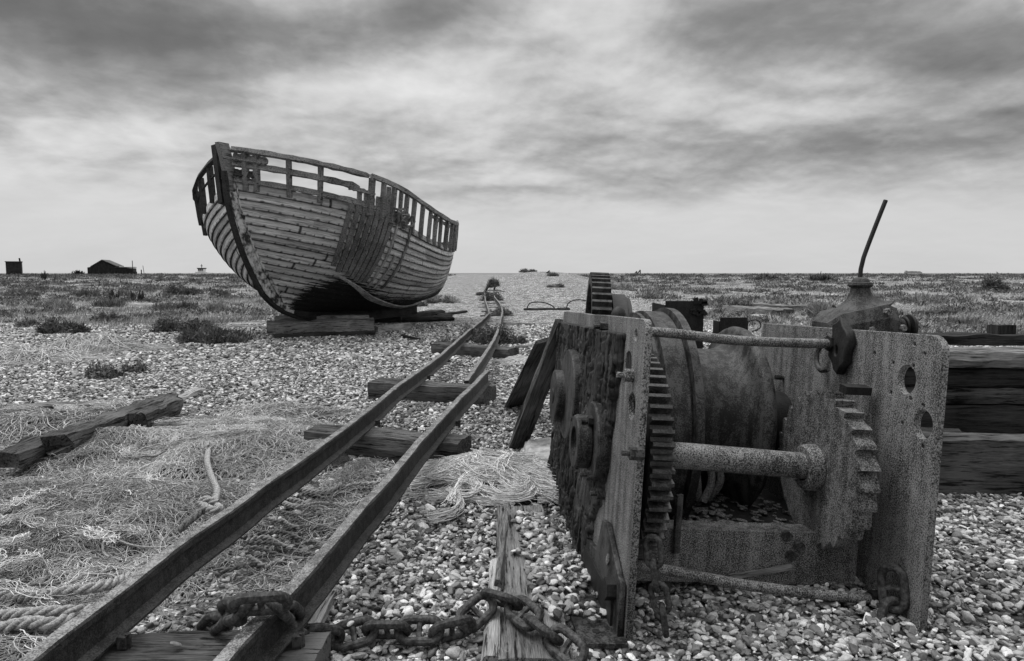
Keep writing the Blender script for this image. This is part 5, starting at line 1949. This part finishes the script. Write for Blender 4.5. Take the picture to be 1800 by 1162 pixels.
bush(912, 945, 489, 495, 'small dark shrub low on the shingle mound', n=300, size=.12, seed=16)
bush(958, 995, 507, 516, 'dark low plant on shingle below the mound', n=500, size=.07, seed=17, el=1.5)
bush(960, 980, 490, 495, 'tiny dark shrub on the right of the mound', n=200, size=.12, seed=18)
bush(1275, 1330, 532, 546, 'dark grass clump before the far grey boards', n=800, size=.08, seed=19, el=4)
bush(1335, 1370, 482, 492, 'rounded dark shrub on the far right skyline', n=700, size=.25, seed=20)
bush(1425, 1470, 534, 560, 'pale spiky grass tussock left of the gearbox', n=900, size=.05, seed=21, mat=M_GRASS, el=7, up=1.5)
bush(1430, 1475, 484, 494, 'wide dark shrub on the skyline left of the lever', n=700, size=.25, seed=22)
bush(1735, 1780, 484, 512, 'dark shrub near the right edge', n=1300, size=.12, seed=23)
bush(1715, 1775, 745, 790, 'wiry weed on pebbles behind the massive black baulk', n=500, size=.02, seed=24, el=3)
bush(1680, 1740, 560, 575, 'bleached grass clump right of the gearbox', n=900, size=.04, seed=25, mat=M_GRASS, el=6, up=1.2)
for k, (x_, y0, y1, lb) in enumerate([(77, 486, 503, 'group of dark dock stalks at the far left'), (205, 508, 526, 'dark dock stalks left of the round shrub'), (240, 508, 528, 'dark dock stalks nearest the round shrub')]):
    b = MB()
    base = G(x_, y1, .1)
    for q in range(9):
        dx = random.uniform(-.35, .35)
        hh = (AY(x_, y0, base.y).z - AY(x_, y1, base.y).z) * random.uniform(.6, 1.05)
        b.tube([(dx * .6, 0, 0), (dx * .8, 0, hh * .5), (dx, 0, hh)], [.02, .045, .02], 5)
    o = b.build('dock_plant', M_LEAF, loc=(base.x, base.y, gh(base.x, base.y) - .02))
    tag(o, lb, 'plant', 'dock plants in the scrub')

# far scrub and dry grass: nobody could count them
rg = np.random.default_rng(5)


def scatter(n, y0, y1, wide=1.05):
    y = y0 * (y1 / y0) ** rg.random(n)
    x = (rg.random(n) * 2 - 1) * (wide * y + 2)
    return x, y


Vs, Fs, Ts, nb = [], [], [], 0
x, y = scatter(7800, 12, 120)
vg = veg_f(x, y)
dn = fbm(x * .5, y * .3, 4)
ok = (rg.random(len(x)) < vg * 1.0) & (dn > .45)
for (cx, cy) in zip(x[ok], y[ok]):
    rx = (.14 + .75 * rg.random() ** 2.5) * (1 + cy / 55)
    n = int(26 + 22 * rg.random())
    V, F, tn_ = leaf_cloud(cx, cy, gh(cx, cy) - .03, rx, rx * .8, rg.uniform(.06, .17) * (1 + cy / 200), int(n * 1.6), .032 * (1 + cy / 30), rg, .4, 1.5)
    Vs.append(V)
    Fs.append(F + nb)
    Ts.append(tn_)
    nb += len(V)
tag(mesh_obj('scrub', np.vstack(Vs), np.vstack(Fs), M_SCRUB, attrs={'tone': np.concatenate(Ts)}), 'low dark scrub covering the flat beach behind', 'scrub', kind='stuff')

x, y = scatter(26000, 11, 150)
vg = veg_f(x, y)
dn = fbm(x * .35 + 40, y * .2, 3)
ok = (rg.random(len(x)) < vg) & (dn > .30)
x, y = x[ok], y[ok]
nbld = 12
n = len(x) * nbld
bx = np.repeat(x, nbld) + rg.normal(0, .10, n) * (1 + np.repeat(y, nbld) / 60)
by = np.repeat(y, nbld) + rg.normal(0, .10, n)
hh = rg.uniform(.05, .19, n) * (1 - np.repeat(y, nbld) / 260)
wd = (.006 + .00035 * np.repeat(y, nbld))
ln = rg.normal(0, .5, (n, 2)) + [.35, 0]
bz = ground_h(bx, by) - .02
an = rg.random(n) * math.pi
V = np.stack([np.stack([bx - wd * np.cos(an), by - wd * np.sin(an), bz], -1), np.stack([bx + wd * np.cos(an), by + wd * np.sin(an), bz], -1),
              np.stack([bx + ln[:, 0] * hh, by + ln[:, 1] * hh, bz + hh], -1)], 1).reshape(-1, 3)
F = np.arange(3 * n).reshape(-1, 3)
tn_ = np.repeat(np.clip(np.repeat(fbm(x * .6, y * .3 + 9, 3), nbld) * .9 + rg.random(n) * .5 - .15, 0, 1), 3)
tag(mesh_obj('dry_grass', V, F, M_GRASS, attrs={'tone': tn_}), 'dry pale grass growing through the shingle', 'grass', kind='stuff')

# ------------------------------------------------------------------ far buildings and marks on the horizon
def at_far(px, Yd):
    x_ = (px - 900) / FOC * Yd
    return x_, Yd, gh(x_, Yd) - .05


Yd = 128
hx, hy, hz0 = at_far(196, Yd)
hx += .6
hut = empty('black_hut', (hx, hy, hz0))
hut.rotation_euler = (0, 0, math.radians(27))
tag(hut, 'black timber hut with a pitched roof on the left horizon', 'hut')
u_ = Yd / FOC
b = MB()
z1, z2 = 13.5 * u_, 25.5 * u_
x0_, xa, xr, xb2, x1_ = -38 * u_, -32 * u_, -16 * u_, 3 * u_, 30 * u_
dp = 6.0
out = [(x0_, 0), (x1_, 0), (x1_, z1 - .1), (xb2 + .2, z1 + .1), (xr + .0, z2), (xa, z1 + .15), (x0_, z1)]
vs = [(p[0], 0, p[1]) for p in out] + [(p[0] + .4, dp, p[1]) for p in out]
fs = [tuple(range(7)), tuple(range(13, 6, -1))] + [(k, k + 7, (k + 1) % 7 + 7, (k + 1) % 7) for k in range(7)]
b.add(vs, fs)
b.build('wall', M_HUTW, hut)
b = MB()
rs = [(xa - .15, z1 + .12), (xr, z2 + .08), (xb2 + .3, z1 + .22)]
for (p, q) in ((rs[0], rs[1]), (rs[1], rs[2])):
    b.add([(p[0], -.2, p[1]), (q[0], -.2, q[1]), (q[0] + .9, dp, q[1]), (p[0] + .9, dp, p[1]), (p[0], -.2, p[1] + .12), (q[0], -.2, q[1] + .12), (q[0] + .9, dp, q[1] + .12), (p[0] + .9, dp, p[1] + .12)],
          [(0, 1, 2, 3), (4, 7, 6, 5), (0, 4, 5, 1), (1, 5, 6, 2), (2, 6, 7, 3), (3, 7, 4, 0)])
b.box(((xb2 + x1_) / 2 + .2, dp / 2, z1 + .08), (x1_ - xb2 + .5, dp + .4, .10))
b.build('roof', M_ROOF, hut)
b = MB()
b.box((x1_ + .35, -.3, .35), (1.1, .9, .7), Matrix.Rotation(.2, 3, 'Z'))
tag(b.build('store_box', M_HUTW, loc=(hx - .3, hy + 1.2, hz0)), 'low box against the right end of the black hut', 'box')

hx, hy, hz0 = at_far(24, 112)
u_ = 112 / FOC
sh = empty('shed', (hx, hy, hz0))
sh.rotation_euler = (0, 0, math.radians(34))
tag(sh, 'dark boarded shed at the left edge of the horizon', 'shed')
b = MB()
b.box((3 * u_, 2, 12 * u_), (22 * u_, 4, 24 * u_))
b.build('wall', M_WD, sh)
b = MB()
b.box((3 * u_, 2, 24.5 * u_), (24 * u_, 4.3, .12))
b.build('roof', M_ROOF, sh)
b = MB()
b.tube([(12.5 * u_, 1, 20 * u_), (11.5 * u_, 1, 31 * u_)], .12, 8)
b.build('chimney', M_HUTW, sh)

for (px, top, bot, lb, r_) in ((236, 458, 481, 'tallest thin pole right of the black hut', .07), (251, 474, 482, 'short stout post right of the tallest pole', .10), (256, 467, 482, 'leaning thin pole at the right end of the hut group', .05)):
    x_, y_, z_ = at_far(px, 125)
    zt_ = AY(px, top, 125).z
    b = MB()
    b.tube([(0, 0, 0), (-.2 if px == 256 else 0, 0, zt_ - z_)], r_, 6)
    tag(b.build('pole', M_HUTW, loc=(x_, y_, z_)), lb, 'pole', 'poles beside the hut')

x_, y_, z_ = at_far(141, 110)
V, F, tn_ = leaf_cloud(0, 0, 0, .9, .6, .55, 260, .2, rg)
tag(mesh_obj('scrap_heap', V, F, M_BLACK, loc=(x_, y_, z_), attrs={'tone': tn_}), 'dark scrap heap left of the black hut', 'heap')

# white wheelhouse boat
x_, y_, z_ = at_far(354, 110)
u_ = 110 / FOC
wb = empty('beached_boat', (x_, y_, z_))
tag(wb, 'small white boat with a wheelhouse on the horizon left of the bow', 'boat')
b = MB()
hp = [(-8, 0), (26, 0), (32, 4.5), (-9, 6.5)]
vs = [(p[0] * u_, q, p[1] * u_) for q in (0, 1.2) for p in hp]
b.add(vs, [(0, 1, 2, 3), (7, 6, 5, 4), (0, 4, 5, 1), (1, 5, 6, 2), (2, 6, 7, 3), (3, 7, 4, 0)])
b.build('hull', M_WHITE, wb)
b = MB()
b.box((0, .6, 9 * u_), (10 * u_, .9, 6 * u_))
b.build('wheelhouse', M_WHITE, wb)
b = MB()
b.box((0, .6, 12.6 * u_), (12 * u_, 1.0, .16))
for k in (-1, 0, 1):
    b.box((k * 3 * u_, .12, 10 * u_), (2 * u_, .04, 2.4 * u_))
b.build('roof_and_windows', M_HUTW, wb)
b = MB()
b.tube([(0, .6, 12 * u_), (0, .6, 20 * u_)], .05, 6)
b.box((0, .6, 17 * u_), (.35, .05, .10))
b.build('mast', M_HUTW, wb)

# two triangular frames right of the tall gear
for (px, hgt_, lb) in ((1117, 7.0, 'left of two small triangular frames on the horizon'), (1123, 9.5, 'taller right one of two triangular frames on the horizon')):
    x_, y_, z_ = at_far(px, 100)
    u_ = 100 / FOC
    b = MB()
    for (p, q) in (((-5, 0), (1.5, hgt_)), ((1.5, hgt_), (1.8, 0)), ((-3, 0), (1.8, .5))):
        b.tube([(p[0] * u_, 0, p[1] * u_), (q[0] * u_, 0, q[1] * u_)], .09, 6)
    tag(b.build('triangular_frame', M_WM, loc=(x_, y_, z_ + .1)), lb, 'frame')
x_, y_ = (963 - 900) / FOC * 47, 47
b = MB()
b.tube([(-.15, 0, 0), (.12, 0, .2)], .04, 6)
b.tube([(.0, 0, 0), (.12, 0, .2), (.15, 0, 0)], .03, 6)
b.box((.1, 0, .03), (.3, .2, .06))
tag(b.build('debris', M_HUTW, loc=(x_, y_, gh(x_, y_) - .01)), 'small dark debris on the crest of the shingle mound', 'debris')
# far ship
b = MB()
Ys = 9000
us = Ys / FOC
b.add([(p[0] * us, q, p[1] * us) for q in (0, 30) for p in ((-14, 0), (15, 0), (15.5, 2.2), (-14.5, 2.2))], [(0, 1, 2, 3), (7, 6, 5, 4), (0, 4, 5, 1), (1, 5, 6, 2), (2, 6, 7, 3), (3, 7, 4, 0)])
for (xx_, w_, hh_) in ((-12, 3, 4.6), (-8, 5, 3.6), (-2, 5, 3.9), (4, 5, 3.7), (10, 5, 3.5)):
    b.box((xx_ * us, 15, (2.2 + hh_) / 2 * us), (w_ * us, 28, (hh_ - 2.2) * us))
tag(b.build('cargo_ship', M_SHIP, loc=((1603 - 900) / FOC * Ys, Ys, -1.9)), 'faint grey container ship on the right horizon', 'ship')

# ------------------------------------------------------------------ place the pebbles
E_ = np.array(EXTRA)


def near_seg(x, y, a, b, r):
    a, b = np.array(a[:2]), np.array(b[:2])
    ab = b - a
    t_ = np.clip(((x - a[0]) * ab[0] + (y - a[1]) * ab[1]) / (ab @ ab), 0, 1)
    return np.hypot(x - a[0] - ab[0] * t_, y - a[1] - ab[1] * t_) < r


# keep stones from burying the broad plank's bare half
kill = near_seg(px_, py_, G(925, 1185), G(912, 1010), .11) & (ps_ > 0)
px_, py_, pz_, ps_ = px_[~kill], py_[~kill], pz_[~kill], ps_[~kill]
X_ = np.r_[px_, E_[:, 0]]
Y_ = np.r_[py_, E_[:, 1]]
Z_ = np.r_[pz_, E_[:, 2]]
S_ = np.r_[ps_, E_[:, 3]]
n = len(X_)
me = bpy.data.meshes.new('shingle')
me.vertices.add(n)
me.vertices.foreach_set('co', np.stack([X_, Y_, Z_], -1).astype(np.float32).ravel())
rot = np.stack([RNG.normal(0, .35, n), RNG.normal(0, .35, n), RNG.random(n) * 6.283], -1)
scl = np.stack([S_ * RNG.uniform(.95, 1.55, n), S_ * RNG.uniform(.65, 1.05, n), S_ * RNG.uniform(.36, .70, n)], -1)
a = me.attributes.new('rot', 'FLOAT_VECTOR', 'POINT')
a.data.foreach_set('vector', rot.astype(np.float32).ravel())
a = me.attributes.new('scl', 'FLOAT_VECTOR', 'POINT')
a.data.foreach_set('vector', scl.astype(np.float32).ravel())
a = me.attributes.new('idx', 'INT', 'POINT')
a.data.foreach_set('value', RNG.integers(0, 10, n).astype(np.int32))
me.materials.append(M_PEB)
sho = bpy.data.objects.new('shingle', me)
link(sho)
md = sho.modifiers.new('scatter', 'NODES')
md.node_group = pebble_nodes(M_PEB)
tag(sho, 'loose grey flint pebbles of the beach', 'pebbles', kind='stuff')
